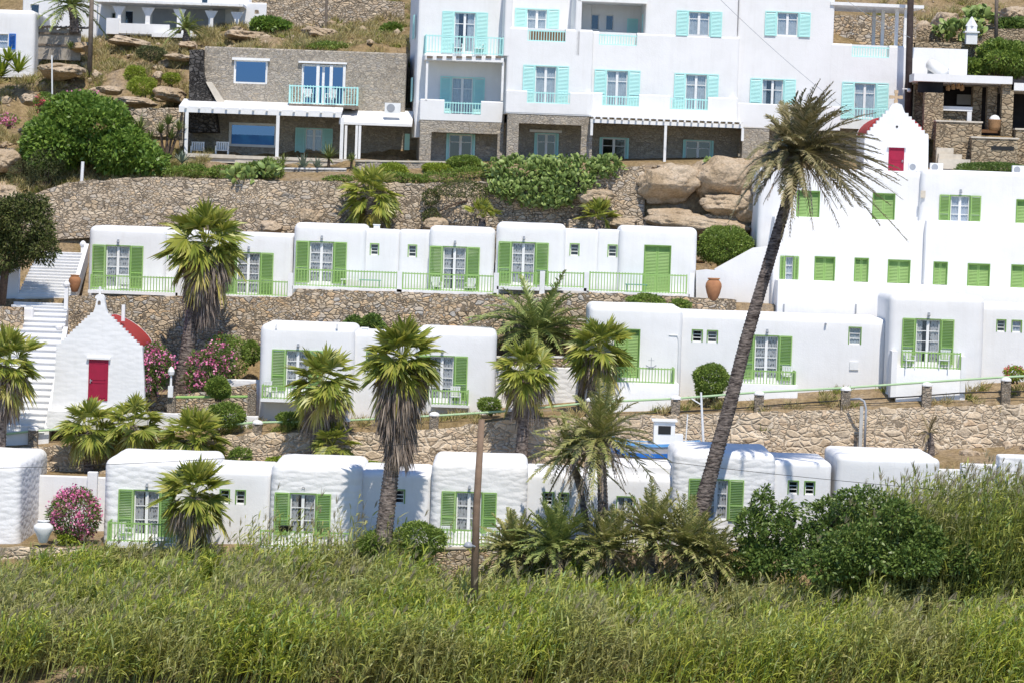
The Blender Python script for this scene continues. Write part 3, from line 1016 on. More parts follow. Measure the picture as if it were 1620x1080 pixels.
def boulder(label, u, v, Y, ru, rv, dep, seed, group="granite boulders", blocky=.65, amp=.3, sub=5, tilt=0.0, under=0.0):
    bm = bmesh.new()
    bmesh.ops.create_icosphere(bm, subdivisions=sub, radius=1)
    rx, rz = S(ru, Y), S(rv, Y)
    sd = Vector((seed * 7.3, seed * 3.1, seed * 1.7))
    rot = Matrix.Rotation(tilt, 3, 'Y')
    rr = random.Random(seed)
    planes = [(Vector((rr.uniform(-.2, .2), -.25, 1)).normalized(), .8), (Vector((rr.uniform(-.3, .3), -1, .25)).normalized(), .82), (Vector((rr.uniform(-.2, .2), -.75, -.75)).normalized(), .85)]
    for _ in range(13):
        planes.append((Vector((rr.gauss(0, 1), rr.gauss(0, 1), rr.gauss(0, .8))).normalized(), rr.uniform(.78, 1.02)))
    for w in bm.verts:
        p = w.co.normalized()
        rad = 1.2
        for n_, d_ in planes:
            c_ = n_.dot(p)
            if c_ > .2:
                rad = min(rad, d_ / c_)
        q = Vector((p.x * rad * rx * 1.12, p.y * rad * dep * 1.12, p.z * rad * rz * 1.12))
        f = 1 + amp * .4 * noise.noise(p * 1.3 + sd) + amp * .4 * noise.noise(p * 3.1 + sd) + amp * .18 * noise.noise(p * 8 + sd)
        # bedding cracks
        f -= .06 * max(0, 1 - abs(math.sin(q.z * 2.6 + 2 * noise.noise(p * 1.5 + sd))) * 7)
        c_ = abs(noise.noise(Vector((q.x * .55, q.y * .55, q.z * 1.1)) + sd))
        f -= .1 * max(0, 1 - c_ * 14)
        q = q * f
        if under and q.z < 0:
            k_ = 1 - under * min(1, -q.z / rz * 1.5)
            q.y = q.y * k_ + dep * (1 - k_)
        w.co = rot @ q
    me = bpy.data.meshes.new("boulder")
    bm.to_mesh(me)
    bm.free()
    me.polygons.foreach_set('use_smooth', [True] * len(me.polygons))
    o = link("boulder", me, GRANITE)
    o.location = P(u, v, Y)
    return thing(o, label, "boulder", group)

def solo(name, label, cat, mb, mat, group=None, loc=None, smooth=False):
    o = mb.build(name, mat, None, smooth)
    if loc is not None:
        o.location = loc
    return thing(o, label, cat, group)

# ================================================================ bottom row of bungalows (Y = 140)
BG = "bottom row bungalows"
Y0 = 140.0
b = Bld("bungalow", "white rubble bungalow cut by the photo's edge, beside a white jar and pink oleander", "bungalow", -20, 862, Y0, group=BG)
b.box(-110, 728, 32, 862, 0, 8.2, .42, RUBBLE)
b.finish()

b = Bld("bungalow", "white rubble bungalow between the pink oleander and a stubby fan palm", "bungalow", 240, 858, Y0, group=BG)
b.box(164, 726, 336, 858, 0, 6, .4, RUBBLE).box(330, 742, 428, 858, .45, 5.2, .3)
b.window(210, 774, 253, 847, 0, rows=3, shu=23, gap=.1, lamp=True)
b.window(372, 774, 389, 797, .45, None, rows=3, cur=None)
b.window(347, 773, 364, 796, .45, None, rows=3, cur=None)
b.slab("terrace_slab", 168, 858, 284, 867, -1.3, 1.35, WHITE)
b.railing(171, 827, 282, 857, -1.2, left=1.1)
b.finish()

b = Bld("bungalow", "white rubble bungalow half in blue palm shade, black baskets by its shutters", "bungalow", 490, 864, Y0, group=BG)
b.box(427, 734, 572, 866, 0, 6, .38, RUBBLE).box(566, 746, 682, 866, .45, 5.2, .3)
b.window(457, 779, 500, 846, 0, rows=3, shu=23, gap=.13)
b.window(620, 773, 641, 796, .45, None, rows=3, cur=None)
b.slab("terrace_slab", 409, 867, 556, 876, -1.3, 1.35, WHITE)
b.railing(412, 840, 556, 866, -1.2)
m = MB()
xx, zz = b.l(480, 772, 0)
m.tube([(xx + .06 * math.cos(a), -.05, zz + .07 * math.sin(a)) for a in [x * .5 for x in range(-1, 8)]], .012, 5)
b.part("door_ring", m, BLACKP)
b.finish()

b = Bld("bungalow", "white rubble bungalow behind the bare wooden lamp pole, two small windows in its wing", "bungalow", 755, 862, Y0, group=BG)
b.box(681, 730, 834, 866, 0, 6, .38, RUBBLE).box(828, 748, 928, 866, .45, 5.2, .35)
b.window(720, 777, 763, 842, 0, rows=3, shu=22, lamp=True)
b.window(859, 777, 876, 799, .45, None, rows=3, cur=None)
b.window(884, 778, 900, 800, .45, None, rows=3, cur=None)
b.slab("terrace_slab", 690, 864, 822, 872, -1.3, 1.35, WHITE)
b.railing(696, 838, 817, 863, -1.2)
b.finish()

b = Bld("bungalow", "low white bungalow wing with a green framed door behind the shaggy date palm", "bungalow", 995, 866, Y0, group=BG)
b.box(920, 752, 1070, 872, .8, 5, .3)
b.window(974, 784, 1004, 850, .8, None, rows=3, gap=.12)
b.railing(962, 848, 1060, 872, -.4)
b.box(936, 735, 1068, 760, 1.3, 4, .15, below=.1)
b.finish()

b = Bld("bungalow", "white rubble bungalow behind the leaning palm trunk, trunk shadow on its wall", "bungalow", 1150, 840, Y0, group=BG)
b.box(1064, 714, 1226, 850, 0, 6, .38, RUBBLE).box(1220, 729, 1314, 850, .4, 5.2, .4)
b.window(1112, 757, 1153, 822, 0, rows=3, shu=23)
b.window(1246, 759, 1264, 781, .4, None, rows=3, cur=None)
b.window(1272, 760, 1290, 782, .4, None, rows=3, cur=None)
b.finish()

b = Bld("bungalow", "white flat bungalow roof showing over the tall reeds", "bungalow", 1400, 800, Y0, group=BG)
b.box(1322, 722, 1486, 830, .2, 6, .28)
b.finish()
b = Bld("garden_wall", "low uneven white wall behind the reeds, rising to the photo's edge", "wall", 1550, 800, Y0 + 1)
b.box(1470, 742, 1530, 800, 1.0, .5, .15, RUBBLE).box(1520, 734, 1590, 800, .8, .6, .2, RUBBLE).box(1580, 722, 1690, 800, 0.3, 1.2, .35, RUBBLE)
b.finish()

# ================================================================ second row (Y = 152)
SG = "second row bungalows"
Y1 = 152.0
b = Bld("bungalow", "long white bungalow behind two fan palms, open green shutters at both ends", "bungalow", 590, 664, Y1, group=SG)
b.box(410, 514, 560, 668, 0, 5.2, .34).box(552, 526, 664, 668, .4, 4.6, .25).box(656, 521, 784, 668, .05, 5, .35)
b.window(451, 553, 490, 618, 0, rows=4, shu=21, lamp=True, gap=.05)
b.window(678, 562, 719, 632, .05, rows=4, shu=20, gap=.04, lamp=True)
b.window(579, 556, 596, 577, .4, None, rows=3, cur=None)
b.railing(415, 611, 549, 632, -.9, left=.85)
b.slab("balcony_floor", 412, 632, 552, 637, -.95, 1.0, WHITE)
b.railing(684, 617, 740, 640, -.6, right=.5)
b.slab("balcony_floor", 682, 640, 742, 644, -.65, .72, WHITE)
for uu in (437, 533):
    x, z = b.l(uu, 517, -.02)
    b.part("roof_scupper", MB().box(x - .05, x + .05, -.03, .3, z - .1, z + .12), WHITE)
b.finish()

b = Bld("bungalow", "long white bungalow along the lane with closed green doors behind a fan palm", "bungalow", 1150, 630, Y1, group=SG)
b.box(929, 484, 1078, 640, 0, 6, .32).box(1070, 499, 1402, 634, .5, 5.5, .3)
b.window(971, 520, 1012, 597, 0, 'closed', lamp=True)
b.window(1192, 530, 1232, 600, .5, rows=4, shu=20, lamp=True)
b.window(1094, 521, 1112, 541, .5, None, rows=3, cur=None)
b.window(1118, 522, 1136, 542, .5, None, rows=3, cur=None)
b.window(1342, 517, 1363, 545, .5, None, rows=3, cur=CURP)
b.box(944, 605, 1074, 648, -1.6, 1.62, .04)
b.railing(948, 581, 1066, 605, -1.5, right=1.3)
b.box(1160, 607, 1262, 640, -.75, 1.3, .04)
b.railing(1168, 586, 1258, 609, -.6, right=.9)
for uu, vv in ((1306, 512), (1064, 512)):
    x, z = b.l(uu, vv, .5)
    b.part("drain_spout", MB().tube([(x, .55, z), (x, .35, z - .02)], .05, 8), METALG)
m = MB()
pts = [b.l(1058, 530, -.02), b.l(1072, 531, -.02), b.l(1074, 540, -.02), b.l(1072, 630, -.02)]
m.tube([(x, -.03, z) for x, z in pts], .02, 6)
b.part("cable", m, PLASW)
x, z = b.l(1351, 578, .5)
b.part("meter_box", MB().box(x - .22, x + .22, .44, .52, z - .2, z + .2), PLASW)
b.finish()

b = Bld("bungalow", "tall white end bungalow with open green shutters and chairs on its balcony", "bungalow", 1475, 612, Y1, group=SG)
b.box(1405, 467, 1556, 615, -.9, 5.5, .35).box(1548, 483, 1700, 612, .1, 4.5, .3)
b.window(1447, 504, 1488, 575, -.9, rows=4, shu=20, gap=.15, lamp=True)
b.window(1576, 505, 1592, 525, .1, None, rows=3, cur=None)
b.window(1600, 506, 1617, 526, .1, None, rows=2, cur=CURL)
b.box(1418, 583, 1524, 618, -1.8, .95, .05)
x0, x1, z0, z1 = b.rect(1410, 555, 1419, 613, -1.8)
b.part("balcony_wall", MB().box(x0, x1, -1.84, -.88, z0 - .5, z1), WHITE)
b.part("balcony_wall", MB().box(*b.rect(1520, 560, 1528, 613, -1.8)[:2], -1.84, -.88, z0 - .5, z1 - .15), WHITE)
b.railing(1427, 557, 1519, 583, -1.72)
for uu in (1366,):
    pass
b.finish()

# ================================================================ third row (Y = 160.5)
TG = "third row bungalows"
Y2 = 160.5
def third(label, cu, main, wing, win, small, rails, posts, closed=None, win2=None):
    b = Bld("bungalow", label, "bungalow", cu, 462, Y2, group=TG)
    b.box(*main, 0, 4.5, .32)
    for wg in wing:
        b.box(*wg, .35, 4.0, .2)
    if win:
        b.window(*win, 0, rows=4, shu=20, lamp=True, gap=random.choice((0, 0, .06, .1)))
    if win2:
        b.window(*win2, .35, rows=4, shu=20, lamp=True)
    if closed:
        b.window(*closed, 0, 'closed', lamp=True)
    for sm in small:
        b.window(*sm, .35, None, GREEN, GREEN, rows=3, cur=None)
    u0, u1 = min(main[0], *[w[0] for w in wing]), max(main[2], *[w[2] for w in wing])
    for rl in rails:
        b.railing(*rl, -1.35)
    for (uu, va, vb) in posts:
        x0, x1, z0, z1 = b.rect(uu - 4, va, uu + 4, vb, -1.45)
        b.part("terrace_post", MB().box(x0, x1, -1.45, -1.25, z0 - .2, z1), WHITE)
    x0, x1, z0, z1 = b.rect(u0, rails[0][3], u1, rails[0][3] + 6, -1.45)
    for rl in rails:
        x0, x1, z0, z1 = b.rect(rl[0] - 5, rl[3], rl[2] + 5, rl[3] + 5, -1.45)
        b.part("terrace_edge", MB().box(x0, x1, -1.45, .05, z0, z1), WHITE)
    return b.finish()

third("white bungalow at the row's end by the stairs, shaggy fan palm in front", 200, (140, 359, 262, 470), [(255, 367, 463, 472)], (166, 388, 206, 456), [(264, 391, 281, 411)],
      [(144, 437, 276, 461), (356, 444, 455, 468)], [(282, 438, 464), (459, 432, 472)], None, (373, 399, 412, 466))
third("white bungalow with a raised block above its door, left of the small fan palm", 540, (464, 354, 578, 462), [(572, 363, 631, 462)], (488, 382, 528, 448), [(585, 385, 600, 404)],
      [(467, 428, 628, 455)], [(632, 430, 462)])
third("white bungalow between two taller roof blocks, table on its terrace", 710, (678, 359, 782, 468), [(630, 364, 684, 466)], (699, 390, 738, 460), [(645, 387, 660, 407)],
      [(637, 434, 781, 461)], [(785, 432, 464)])
third("white bungalow with gapped terrace railings, feather palm in front", 850, (784, 353, 894, 458), [(888, 363, 946, 460)], (808, 383, 847, 450), [(901, 385, 917, 405)],
      [(791, 431, 849, 454), (867, 431, 923, 455)], [(858, 429, 460), (928, 431, 462)])
third("white bungalow with a closed green louvred door near the terracotta jar", 1020, (978, 359, 1102, 468), [(944, 364, 984, 464)], None, [(961, 387, 977, 407)],
      [(933, 433, 1086, 463)], [(1094, 432, 470)], (1018, 388, 1061, 464))

# ================================================================ three storey stepped house on the right
b = Bld("stepped_house", "big white three-tier house with rows of green shutters behind the leaning palm", "house", 1400, 500, 162.0)
b.box(1197, 268, 1470, 500, 0, 8, .3).box(1453, 272, 1700, 500, -.45, 8, .25)
b.box(1222, 346, 1472, 500, -1.5, 3, .12).box(1462, 352, 1700, 500, -1.95, 3, .12)
b.box(1229, 451, 1700, 505, -3.4, 3, .1)
b.window(1260, 302, 1297, 345, 0, 'closed', cut=True)
b.window(1380, 306, 1416, 348, 0, 'closed', lamp=True)
b.window(1502, 309, 1535, 356, -.45, rows=3, cur=CURL, shu=16, lamp=True)
b.window(1607, 316, 1645, 358, -.45, 'closed')
b.window(1241, 405, 1256, 447, -1.5, rows=3, cur=CURL, shu=7)
b.window(1288, 406, 1321, 451, -1.5, 'closed', lamp=True)
b.window(1351, 408, 1374, 452, -1.5, 'closed')
b.window(1404, 411, 1440, 456, -1.5, 'closed', lamp=True)
b.window(1476, 414, 1499, 459, -1.95, 'closed')
b.window(1530, 417, 1566, 462, -1.95, 'closed', lamp=True)
b.window(1599, 419, 1640, 464, -1.95, 'closed')
x, z = b.l(1460, 307, -.45)
b.part("junction_box", MB().box(x - .12, x + .12, -.55, -.44, z - .2, z + .16), CREAM)
for uu in (1240, 1354):
    x, z = b.l(uu, 488, -3.45)
    b.part("drain_slot", MB().box(x - .035, x + .035, -3.47, -3.38, z - .25, z + .22), METALG)
b.finish()

b = Bld("ramp_wall", "curved white stair wall beside the terracotta jar below the tall house", "wall", 1150, 480, 159.4)
def poly(b, pts, d=0):
    return [b.l(u, v, d) for u, v in pts]
b.part("wall", MB().prism(poly(b, [(1103, 500), (1103, 429), (1120, 427), (1140, 429), (1154, 440), (1163, 460), (1166, 500)]), 0.9, 1.3), WHITE)
b.part("ramp", MB().prism(poly(b, [(1134, 500), (1134, 427), (1150, 418), (1196, 393), (1226, 390), (1226, 520), (1150, 520)]), 1.6, 2.2), WHITE)
b.part("ledge", MB().prism(poly(b, [(1118, 497), (1166, 497), (1166, 503), (1118, 503)]), -.2, .9), WHITE)
b.part("pier", MB().prism(poly(b, [(1110, 508), (1110, 492), (1117, 488), (1121, 495), (1121, 508)]), -.25, .1), WHITE)
b.finish()

# ================================================================ chapels
def chapel(label, u, v, Y, prof, door, doorh, depth, roof_e, roof_top, cross=None, base=None):
    b = Bld("chapel", label, "chapel", u, v, Y)
    pts = poly(b, prof)
    wall = MB().prism(pts, 0, .45)
    xs = [p[0] for p in pts]
    xl, xr = b.l(roof_e[0][0], roof_e[0][1])[0] + .12, b.l(roof_e[1][0], roof_e[1][1])[0] - .12
    ze = b.l(roof_e[1][0], roof_e[1][1])[1]
    zt = b.l(*roof_top)[1]
    zb = min(p[1] for p in pts)
    wall.box(xl, xr, .45, depth, zb, ze)
    b.part("wall", wall, ROUGHW if base else WHITE)
    rm = MB()
    cx, rx, rz = (xl + xr) / 2, (xr - xl) / 2, zt - ze
    sup = lambda k, ex: (math.copysign(abs(math.cos(math.pi * k / 24)) ** ex, math.cos(math.pi * k / 24)), abs(math.sin(math.pi * k / 24)) ** ex)
    arc = [(cx + rx * sup(k, 1.42 if base else 1.08)[0], ze + rz * sup(k, 1.42 if base else 1.08)[1]) for k in range(25)]
    rm.prism(arc, .46, depth - .05)
    b.part("roof", rm, REDR)
    b.part("roof_rim", MB().prism([(cx + (rx + .03) * sup(k, 1.42 if base else 1.08)[0], ze - .03 + (rz + .04) * sup(k, 1.42 if base else 1.08)[1]) for k in range(25)], depth - .045, depth + .06), WHITE)
    x0, x1, z0, z1 = b.rect(*door)
    dm = MB()
    dm.box(x0, x1, -.04, .05, z0, z1)
    d = b.part("door", dm, REDP)
    pm = MB()
    w, h = x1 - x0, z1 - z0
    for a, e in ((.06, .44), (.5, .92)):
        pm.box(x0 + w * .14, x1 - w * .14, -.055, -.03, z0 + h * a, z0 + h * a + .03).box(x0 + w * .14, x1 - w * .14, -.055, -.03, z0 + h * e - .03, z0 + h * e)
        pm.box(x0 + w * .14, x0 + w * .14 + .03, -.055, -.03, z0 + h * a, z0 + h * e).box(x1 - w * .14 - .03, x1 - w * .14, -.055, -.03, z0 + h * a, z0 + h * e)
    b.part("moulding", pm, REDP, d)
    b.part("lintel", MB().box(x0 - .1, x1 + .1, -.14, -.002, z1 + .002, z1 + .1), WHITE)
    hx = x0 + w * .1 if doorh == 'l' else x1 - w * .12
    b.part("handle", MB().box(hx - .02, hx + .02, -.1, -.04, z0 + h * .42, z0 + h * .52).box(hx - .02, hx + .1, -.11, -.08, z0 + h * .47, z0 + h * .49), METALG, d)
    return b

def stepped(l0, l1, n, side):
    """stair-stepped gable edge from eave pixel l0 up to l1"""
    out = []
    for i in range(n):
        ua = l0[0] + (l1[0] - l0[0]) * i / n
        ub = l0[0] + (l1[0] - l0[0]) * (i + 1) / n
        va = l0[1] + (l1[1] - l0[1]) * (i + .75) / n
        vb = l0[1] + (l1[1] - l0[1]) * (i + 1.75) / n if i < n - 1 else l1[1]
        out += [(ua, va), (ub, va + .0)]
    return out
left = stepped((92, 546), (147, 494), 12, 'l')
right = stepped((224, 550), (170, 496), 12, 'r')[::-1]
prof = [(80, 655), (86, 600), (89, 546)] + left + [(150, 487), (153, 473)] + [(157.5 + 7.5 * math.cos(a), 472 - 6.5 * math.sin(a)) for a in [math.pi - k * math.pi / 8 for k in range(9)]] + [(167, 487)] + right + [(225, 550), (228, 600), (229, 655)]
b = chapel("white chapel with stepped gable, bell arch and crimson door below the stone terrace", 155, 652, 150.4, prof, (140, 568, 171, 633), 'l', 5.4, ((92, 546), (224, 550)), (158, 503), base=True)
x, z = b.l(157.5, 466, 0)
cm = MB().box(x - .045, x + .045, .1, .22, z - .05, z + .38).box(x - .16, x + .16, .105, .215, z + .16, z + .25)
cm.lathe((x, .16, z - .1), [(.16, 0), (.12, .06), (.07, .12)], 10)
b.part("cross", cm, WHITE)
x, z = b.l(157, 479, 0)
b.part("bell_niche", MB().prism([(x - .07, z - .1), (x + .07, z - .1), (x + .07, z + .03), (x + .035, z + .09), (x - .035, z + .09), (x - .07, z + .03)], -.015, .02), WOODG)
x, z = b.l(190, 490, 0)
b.part("chimney", MB().box(x - .08, x + .08, 1.2, 1.4, z - .6, z + .2), WHITE)
x0, x1, z0, z1 = b.rect(74, 652, 233, 680, -.5)
b.part("plinth", MB().box(x0, x1, -.5, .0, z0, z1), RUBBLE)
b.finish()

left = stepped((1368, 216), (1406, 174), 8, 'l')
right = stepped((1468, 216), (1432, 178), 7, 'r')[::-1]
prof = [(1366, 282), (1368, 216)] + left + [(1408, 170), (1412, 165), (1419, 163), (1427, 166)] + right + [(1469, 216), (1468, 282)]
b = chapel("small white chapel with a tan cross and crimson door above the tall house", 1418, 276, 168.5, prof, (1405.5, 234, 1430, 274), 'r', 5.0, ((1368, 214), (1468, 216)), (1418, 181))
x, z = b.l(1418, 161, 0)
cm = MB().box(x - .07, x + .07, .1, .25, z - .1, z + .55).box(x - .27, x + .27, .11, .24, z + .17, z + .31)
for dx, dz in ((0, .53), (-.26, .24), (.26, .24), (0, 0)):
    cm.box(x + dx - .1, x + dx + .1, .09, .26, z + dz - .09, z + dz + .09)
b.part("cross", cm, simple("tan_stone", (.55, .4, .26), (.45, .33, .2), 6))
x, z = b.l(1419, 201, 0)
b.part("round_hole", MB().tube([(x, -.02, z), (x, .05, z)], .065, 10), BLACKP)
b.finish()

# ================================================================ villa (yawed, three storeys, aqua shutters)
b = Bld("villa", "tall white villa with aqua shutters over a stone ground floor with porticoes", "villa", 900, 258, 173.0, yaw=5.0)
AQ = dict(col=AQUA, cur=CURP, rows=2)
# left wing
b.box(660, -30, 802, 192, 1.4, 9, .12).box(664, 192, 800, 262, 1.35, 9, 0, MASON, .5)
b.window(717, 19, 753, 84, 1.4, sh='open', shu=18, gap=.2, **AQ)
b.window(713, 122, 749, 186, 1.4, sh='open', shu=17, **AQ)
b.box(664, 159, 796, 192, 0, .22, .06, below=0).box(664, 159, 672, 192, .2, 1.3, .05, below=0)
b.hole(703, 156, 761, 181, 0, .5)
b.railing(703, 163, 761, 180, .08, AQUA)
b.box(664, 190, 796, 260, .02, .5, 0, MASON, .5)
b.hole(681, 211, 786, 300, .02, .9)
b.slab("portico_lintel", 664, 186, 797, 190, .06, 1.4, MASON)
b.window(709, 212, 748, 256, 1.35, sh='open', shu=3, gap=.16, pane=PANEG, **AQ)
b.slab("balcony_floor", 673, 90, 797, 97, -.1, 1.55, PAINTW)
b.railing(674, 58, 796, 86, -.05, AQUA, left=1.4, right=1.4, step=.17)
m = MB()
for i in range(8):
    x, z = b.l(680 + i * 15.5, 91, -.15)
    m.box(x - .16, x + .16, -.16, -.102, z - .05, z + .07)
b.part("beam_ends", m, WOODG)
for uu in (675, 795):
    x0, x1, z0, z1 = b.rect(uu - 1.8, 97, uu + 1.8, 160, 0)
    b.part("balcony_post", MB().box(x0, x1, .0, .13, z0, z1), PAINTW)
# left side shutters
for (va, vb, dd) in ((22, 60, 3.0), (22, 60, 3.7), (122, 160, 3.0), (122, 160, 3.7)):
    x, z1 = b.l(661, va, 2.0)
    z0 = b.l(661, vb, 2.0)[1]
    b.part("side_shutter", MB().box(b.rect(660, 0, 700, 20, 1.4)[0] - .08, b.rect(660, 0, 700, 20, 1.4)[0] - .02, dd, dd + .45, z0, z1), AQUA)
x, z = b.l(642, 91, 3.5)
# middle bay
b.box(801, 45, 937, 183, -.2, 3.5, .12, below=0).box(801, -40, 937, 60, 2.2, 5, .1).box(803, 182, 935, 262, 1.3, 6, 0, MASON, .5)
b.box(799, -40, 811, 60, -.2, 3, .1).box(911, -40, 921, 60, -.2, 3, .08)
b.window(832, 14, 866, 70, 2.2, sh='open', shu=18, **AQ)
b.hole(835, 40, 895, 66, -.2, .5)
b.railing(835, 49, 895, 67, -.12, AQUA)
b.slab("loggia_curtain_wall", 838, 50, 893, 66, .25, .06, WOODB)
b.window(845, 104, 881, 168, -.2, sh='open', shu=18, **AQ)
b.box(800, 145, 938, 180, -1.2, .2, .06, below=0).box(800, 145, 808, 180, -1.0, .85, .04, below=0).box(930, 147, 938, 180, -1.0, .85, .04, below=0)
b.hole(834, 140, 902, 164, -1.2, .5)
b.railing(834, 147, 902, 165, -1.12, AQUA)
b.box(802, 180, 937, 262, -1.15, .5, 0, MASON, .5)
b.hole(819, 197, 918, 310, -1.15, .9)
b.slab("portico_roof", 801, 178, 938, 182, -1.18, 1.5, WHITE)
b.window(848, 211, 880, 258, 1.3, sh='open', shu=3, pane=PANEG, **AQ)
b.slab("lintel_stone", 838, 206, 889, 210, 1.15, .14, PAINTW)
# right of middle
b.box(934, 54, 1168, 195, .1, 3.2, .12, below=0).box(918, -40, 1030, 60, 2.4, 5, .05).box(1022, -40, 1168, 62, .135, 6, .1).box(936, 194, 1180, 268, 1.5, 6, 0, MASON, .5)
b.hole(948, 48, 1008, 72, .1, .5)
b.railing(948, 56, 1008, 73, .18, AQUA)
b.window(934, 22, 949, 48, 2.4, None, AQUA, PAINTW, rows=1, cur=None)
b.window(957, 23, 972, 49, 2.4, None, AQUA, PAINTW, rows=1, cur=None)
x0, x1, z0, z1 = b.rect(992, 30, 1009, 58, 2.3)
b.shutter(x0, x1, z0, z1, 2.3, AQUA)
b.shutter(x1 + .1, x1 + .5, z0, z1 + .2, 1.2, AQUA)
b.slab("loggia_canopy", 914, -2, 1024, 4, -.2, 2.7, PAINTW)
b.window(1088, 18, 1124, 58, .135, sh='open', shu=18, **AQ)
b.window(958, 111, 994, 172, .1, sh='open', shu=18, **AQ)
b.window(1083, 117, 1119, 178, .1, sh='open', shu=17, **AQ)
b.box(935, 151, 1167, 191, -.95, .2, .06, below=0).box(1158, 155, 1167, 191, -.75, .85, .04, below=0)
b.hole(953, 146, 1011, 168, -.95, .5)
b.hole(1060, 150, 1120, 174, -.95, .5)
b.railing(953, 153, 1011, 169, -.87, AQUA)
b.railing(1060, 157, 1120, 175, -.87, AQUA)
b.slab("balcony_floor", 936, 191, 1167, 195, -.9, 1.0, WHITE)
b.slab("stone_band", 936, 185, 1166, 197, .02, .4, MASON)
b.window(951, 218, 991, 262, 1.5, sh='open', shu=3, pane=PANEG, **AQ)
b.window(1083, 222, 1125, 266, 1.5, sh='open', shu=3, pane=PANEG, **AQ)
pg = MB()
x0, x1, z0, z1 = b.rect(934, 193, 1176, 199, -1.9)
zr = z1
pg.box(x0, x1, -1.95, -1.8, z0, z1)
n = 22
for i in range(n):
    x = x0 + (x1 - x0) * (i + .5) / n
    pg.box(x - .05, x + .05, -2.1, .05, z1 + .002, z1 + .11)
pg.box(x0, x1, -2.0, .05, z1 + .112, z1 + .16)
for uu in (935, 1052, 1174):
    x = b.l(uu, 230, -1.88)[0]
    zz = b.l(uu, 262, -1.88)[1]
    pg.box(x - .07, x + .07, -1.945, -1.805, zz if uu == 1052 else z0 - .7, z0 - .002)
b.part("pergola", pg, PAINTW)
# right wing
b.box(1166, -40, 1318, 205, .4, 8, .1, below=0).box(1310, 71, 1440, 205, .4, 7, .1, below=0).box(1168, 203, 1436, 268, 1.2, 6, 0, MASON, .5)
b.window(1228, 19, 1264, 58, .4, sh='open', shu=18, **AQ)
b.window(1204, 125, 1240, 185, .4, sh='open', shu=18, gap=.2, **AQ)
b.window(1350, 131, 1386, 188, .4, sh='open', shu=19, **AQ)
b.hole(1348, 66, 1407, 91, .4, .5)
b.railing(1348, 75, 1407, 92, .48, AQUA)
b.railing(1330, 172, 1404, 190, -.5, AQUA)
b.box(1166, 166, 1330, 204, -.6, .2, .05, below=0)
b.box(1174, 204, 1216, 268, -.55, .6, 0, MASON, .5)
b.window(1236, 222, 1258, 246, 1.2, None, **AQ)
pt = MB()
x0, x1, z0, z1 = b.rect(1314, 6, 1462, 11, .3)
pt.box(x0, x1, .3, 5.4, z0, z1)
for (uu, dd) in ((1420, .9), (1434, .6), (1398, 3.0), (1384, 4.6)):
    x, zt = b.l(uu, 12, dd)
    zb = b.l(uu, 74, dd)[1]
    pt.box(x - .09, x + .09, dd, dd + .18, zb - .2, z0 - .003)
b.part("terrace_canopy", pt, PAINTW)
b.finish()

# ================================================================ stone house left of the villa
b = Bld("stone_house", "grey rubble stone house with a white porch and an aqua balcony", "house", 470, 252, 174.0, yaw=1.0)
b.box(322, 79, 642, 182, 1.6, 7, .08, MASON, below=0)
b.box(284, 165, 662, 268, 3.2, 5, 0, MASON, .2)
b.window(370, 95, 423, 133, 1.6, None, AQUA, PAINTW, rows=1, cur=None, pane=PANED, mull=False)
b.window(477, 103, 545, 168, 1.6, None, AQUA, PAINTW, rows=1, cur=None, pane=PANED)
x0, x1, z0, z1 = b.rect(367, 92, 427, 96, 1.4)
b.part("window_canopy", MB().box(x0, x1, 1.42, 1.62, z0, z1).box(*b.rect(472, 98, 549, 101, 1.4)[:2], 1.42, 1.62, b.rect(472, 98, 549, 101, 1.4)[2], b.rect(472, 98, 549, 101, 1.4)[3]), PAINTW)
x0, x1, z0, z1 = b.rect(521, 103, 526, 168, 1.5)
b.part("door_mullion", MB().box(x0, x1, 1.5, 1.62, z0, z1).box(x0 + .75, x1 + .72, 1.5, 1.62, z1 - 1.3, z1).box(x0 - .75, x1 - .75, 1.5, 1.62, z0, z1), PAINTW)
# balcony
b.slab("balcony_floor", 457, 166, 566, 171, .4, 1.3, WOODG)
m = MB()
for i in range(4):
    x, z = b.l(463 + i * 32, 172, .3)
    m.box(x - .09, x + .09, .32, 1.6, z - .08, z + .08)
b.part("balcony_beam", m, WOODG)
b.railing(458, 137, 565, 166, .45, AQUA, left=1.1, right=1.1, step=.16)
# buttress at the left corner
b.part("buttress", MB().prism(poly(b, [(299, 210), (301, 80), (322, 79), (324, 120), (338, 160), (345, 210)], 1.5), 1.0, 4.5), MASOND)  # its shade is painted by the darker masonry
b.part("buttress_cap", MB().prism(poly(b, [(326, 130), (335, 130), (356, 162), (346, 166)], 1.2), .9, 1.5), CREAM)
# porch roofs: white sloping slabs
def sloped(u0, u1, vf, vb, d0, d1, th=.12):
    x0, zf = b.l(u0, vf, d0)
    x1, _ = b.l(u1, vf, d0)
    zb = b.l((u0 + u1) / 2, vb, d1)[1]
    zf = b.l((u0 + u1) / 2, vf, d0)[1]
    m = MB()
    m.add([(x0, d0, zf), (x1, d0, zf), (x1, d1, zb), (x0, d1, zb), (x0, d0, zf + th), (x1, d0, zf + th), (x1, d1, zb + th), (x0, d1, zb + th)], [(0, 3, 2, 1), (4, 5, 6, 7), (0, 1, 5, 4), (1, 2, 6, 5), (2, 3, 7, 6), (3, 0, 4, 7)])
    return m
b.part("porch_roof", sloped(283, 541, 176, 164, -1.2, 1.75), WHITE)
b.part("porch_roof", sloped(536, 652, 199, 178, -.7, 1.9, .14), WHITE)
m = MB()
x0, x1, z0, z1 = b.rect(283, 176, 540, 182, -1.15)
m.box(x0, x1, -1.2, -1.05, z0, z1)
for i in range(12):
    x = x0 + (x1 - x0) * (i + .5) / 12
    m.box(x - .06, x + .06, -1.32, 1.4, z1 + .002, z1 + .075)
